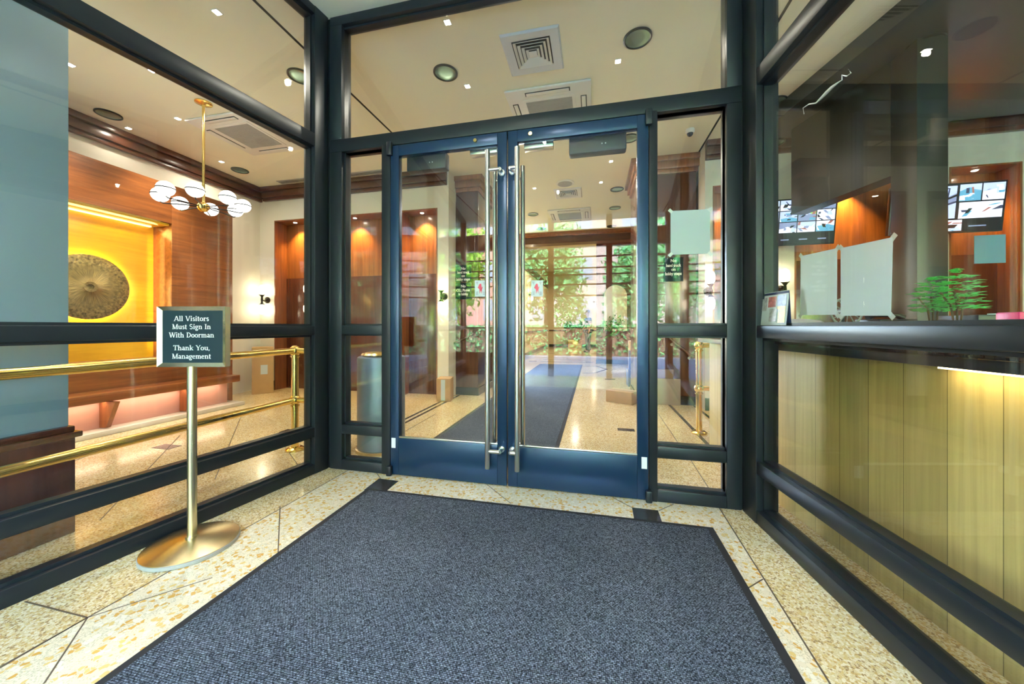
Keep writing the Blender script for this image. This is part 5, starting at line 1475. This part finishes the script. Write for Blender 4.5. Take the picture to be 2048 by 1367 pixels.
# ------------------------------------------------------------------ street front behind the photographer (seen reflected in the glass)
w = thing('wall_front', (0, YR, 0), 'dark framed street front of the building', 'wall', kind='structure')
XP = [-5.6, -4.45, -3.3, -2.15, -.9, .32, 1.5, 2.7, 3.95, 5.4]
for x in XP:
    b = MB(); b.box(x - .06, x + .06, YR - .12, YR, 0, CEIL, .004); b.build('mullion', 'bronze_metal', w)
b = MB(); b.box(-5.6, 5.4, YR - .14, YR + .02, 2.78, 3.14, .004); b.build('head_beam', 'dark_wood_flat', w)
for z in (2.57, 2.33, 2.19, 1.98, 1.74, 1.05):
    b = MB(); b.box(-5.6, 5.4, YR - .08, YR - .05, z - .014, z + .014); b.build('glazing_bar', 'bronze_metal', w)
for x0, x1 in ((-5.6, -2.2), (1.5, 5.4)):
    b = MB(); b.box(x0, x1, YR - .12, YR, 0, .5); b.build('sill_wall', 'dark_tile', w)
b = MB(); b.box(-9, 9, YR - .4, YR - .15, CEIL, 8.6); b.build('shade_upper_wall', 'planter_wood', w)  # unseen upper facade, its height set to shade the pavement up to the hedge
b = MB(); b.box(-60, 60, -70, YR - .15, -.2, -.02)
struct(b.build('ground', 'pavement'), 'sunlit pavement outside the street front', 'ground')
def tree(x, y, h, r, mat, label, seed):
    rnd = random.Random(seed)
    t = thing('street_tree', (x, y, 0), label, 'tree', 'street trees mirrored in the door glass')
    b = MB(); b.tube([(x, y, -.05), (x + .05, y, h * .3), (x - .05, y + .1, h * .6), (x, y, h * .85)], [.16, .13, .09, .03], 10)
    for k in range(5):
        a = k * 1.3; b.tube([(x, y, h * (.34 + .06 * k)), (x + r * .6 * math.cos(a), y + r * .6 * math.sin(a), h * (.5 + .06 * k))], [.06, .02], 8)
    b.build('trunk', 'bark', t)
    b = MB()
    cl = [(rnd.uniform(-1, 1), rnd.uniform(-1, 1), rnd.uniform(-.8, .9)) for _ in range(32)]
    for c in cl:
        for i in range(150):
            d = Vector([max(-2, min(2, rnd.gauss(0, 1))) for _ in range(3)]) * .30
            p_ = Vector((x + (c[0] + d.x) * r * .62, y + (c[1] + d.y) * r * .62, h * .54 + (c[2] + d.z) * h * .31))
            b.leaf_quad(p_, rnd.uniform(.10, .2), rnd)
    b.build('crown', mat, t, smooth=False)
for i, a in enumerate(((-11.5, -12, 6.5, 1.9, 'tree_leaf', 'yellow-green street tree farthest to the left'), (-6.6, -11, 5.8, 1.9, 'tree_leaf', 'yellow-green street tree mirrored in the left sidelight'),
                       (-2.2, -12, 6.6, 1.9, 'tree_leaf_deep', 'deep green street tree before the doors'), (2.2, -11.5, 6, 1.9, 'tree_leaf_deep', 'deep green street tree right of the doors'),
                       (6.7, -12, 6.5, 1.9, 'tree_leaf', 'yellow-green street tree opposite the desk'), (11.3, -12, 7, 1.9, 'tree_leaf_deep', 'deep green street tree farthest to the right'))):
    tree(*a[:5], a[5], 20 + i)

for x0, x1, h, mt, lab in ((-34, -7, 13, 'brick', 'long brick apartment block across the street, behind the trees'), (-6.4, 8.6, 11, 'pale_brick', 'pale brick apartment block across the street, opposite the doors'), (9.2, 34, 14, 'brick', 'brick apartment block across the street, beyond the trees on the desk side')):
    t = thing('street_building', ((x0 + x1) / 2, -27, 0), lab, 'building')
    b = MB(); b.box(x0, x1, -31, -26, -.1, h); b.build('wall', mt, t)
    b = MB(); b.box(x0 - .2, x1 + .2, -32, -25.7, h - .5, h); b.build('cornice', 'pavement', t)
    k = int((x1 - x0) / 3.6)
    for i in range(k):
        for z in (1.6, 5.0, 8.4):
            xx = x0 + (i + .5) * (x1 - x0) / k
            b = MB(); b.box(xx - .7, xx + .7, -26.06, -25.98, z, z + 1.9); b.build('window', 'window_dark', t)
rnd = random.Random(77)  # unseen hedge put in to cover the bright pavement in reflections
t = thing('hedge', (0, -9.2, 0), 'long clipped green hedge added to hide bright pavement mirrored in the door glass', 'hedge')
b = MB(); b.box(-13, 13, -9.6, -8.9, -.02, 1.0); b.build('stems', 'bark', t)
b = MB()
for i in range(5200):
    f = rnd.random()
    c = (rnd.uniform(-13, 13), -8.88 + rnd.gauss(0, .03), rnd.uniform(0, 1.12)) if f < .75 else (rnd.uniform(-13, 13), rnd.uniform(-9.6, -8.9), 1.02 + abs(rnd.gauss(0, .05)))
    b.leaf_quad(c, rnd.uniform(.06, .12), rnd)
b.build('foliage', 'tree_leaf_deep', t, smooth=False)

# lamps of the far hall and desk bay
for x, y in ((-1.0, 12.5), (-.8, 16.5)):
    lamp('SPOT', (x, y, 3.95), 160, WARM, None, size=.06, angle=165)
lamp('SPOT', (-2.6, 7.6, 3.38), 60, WARM, None, size=.05, angle=165)
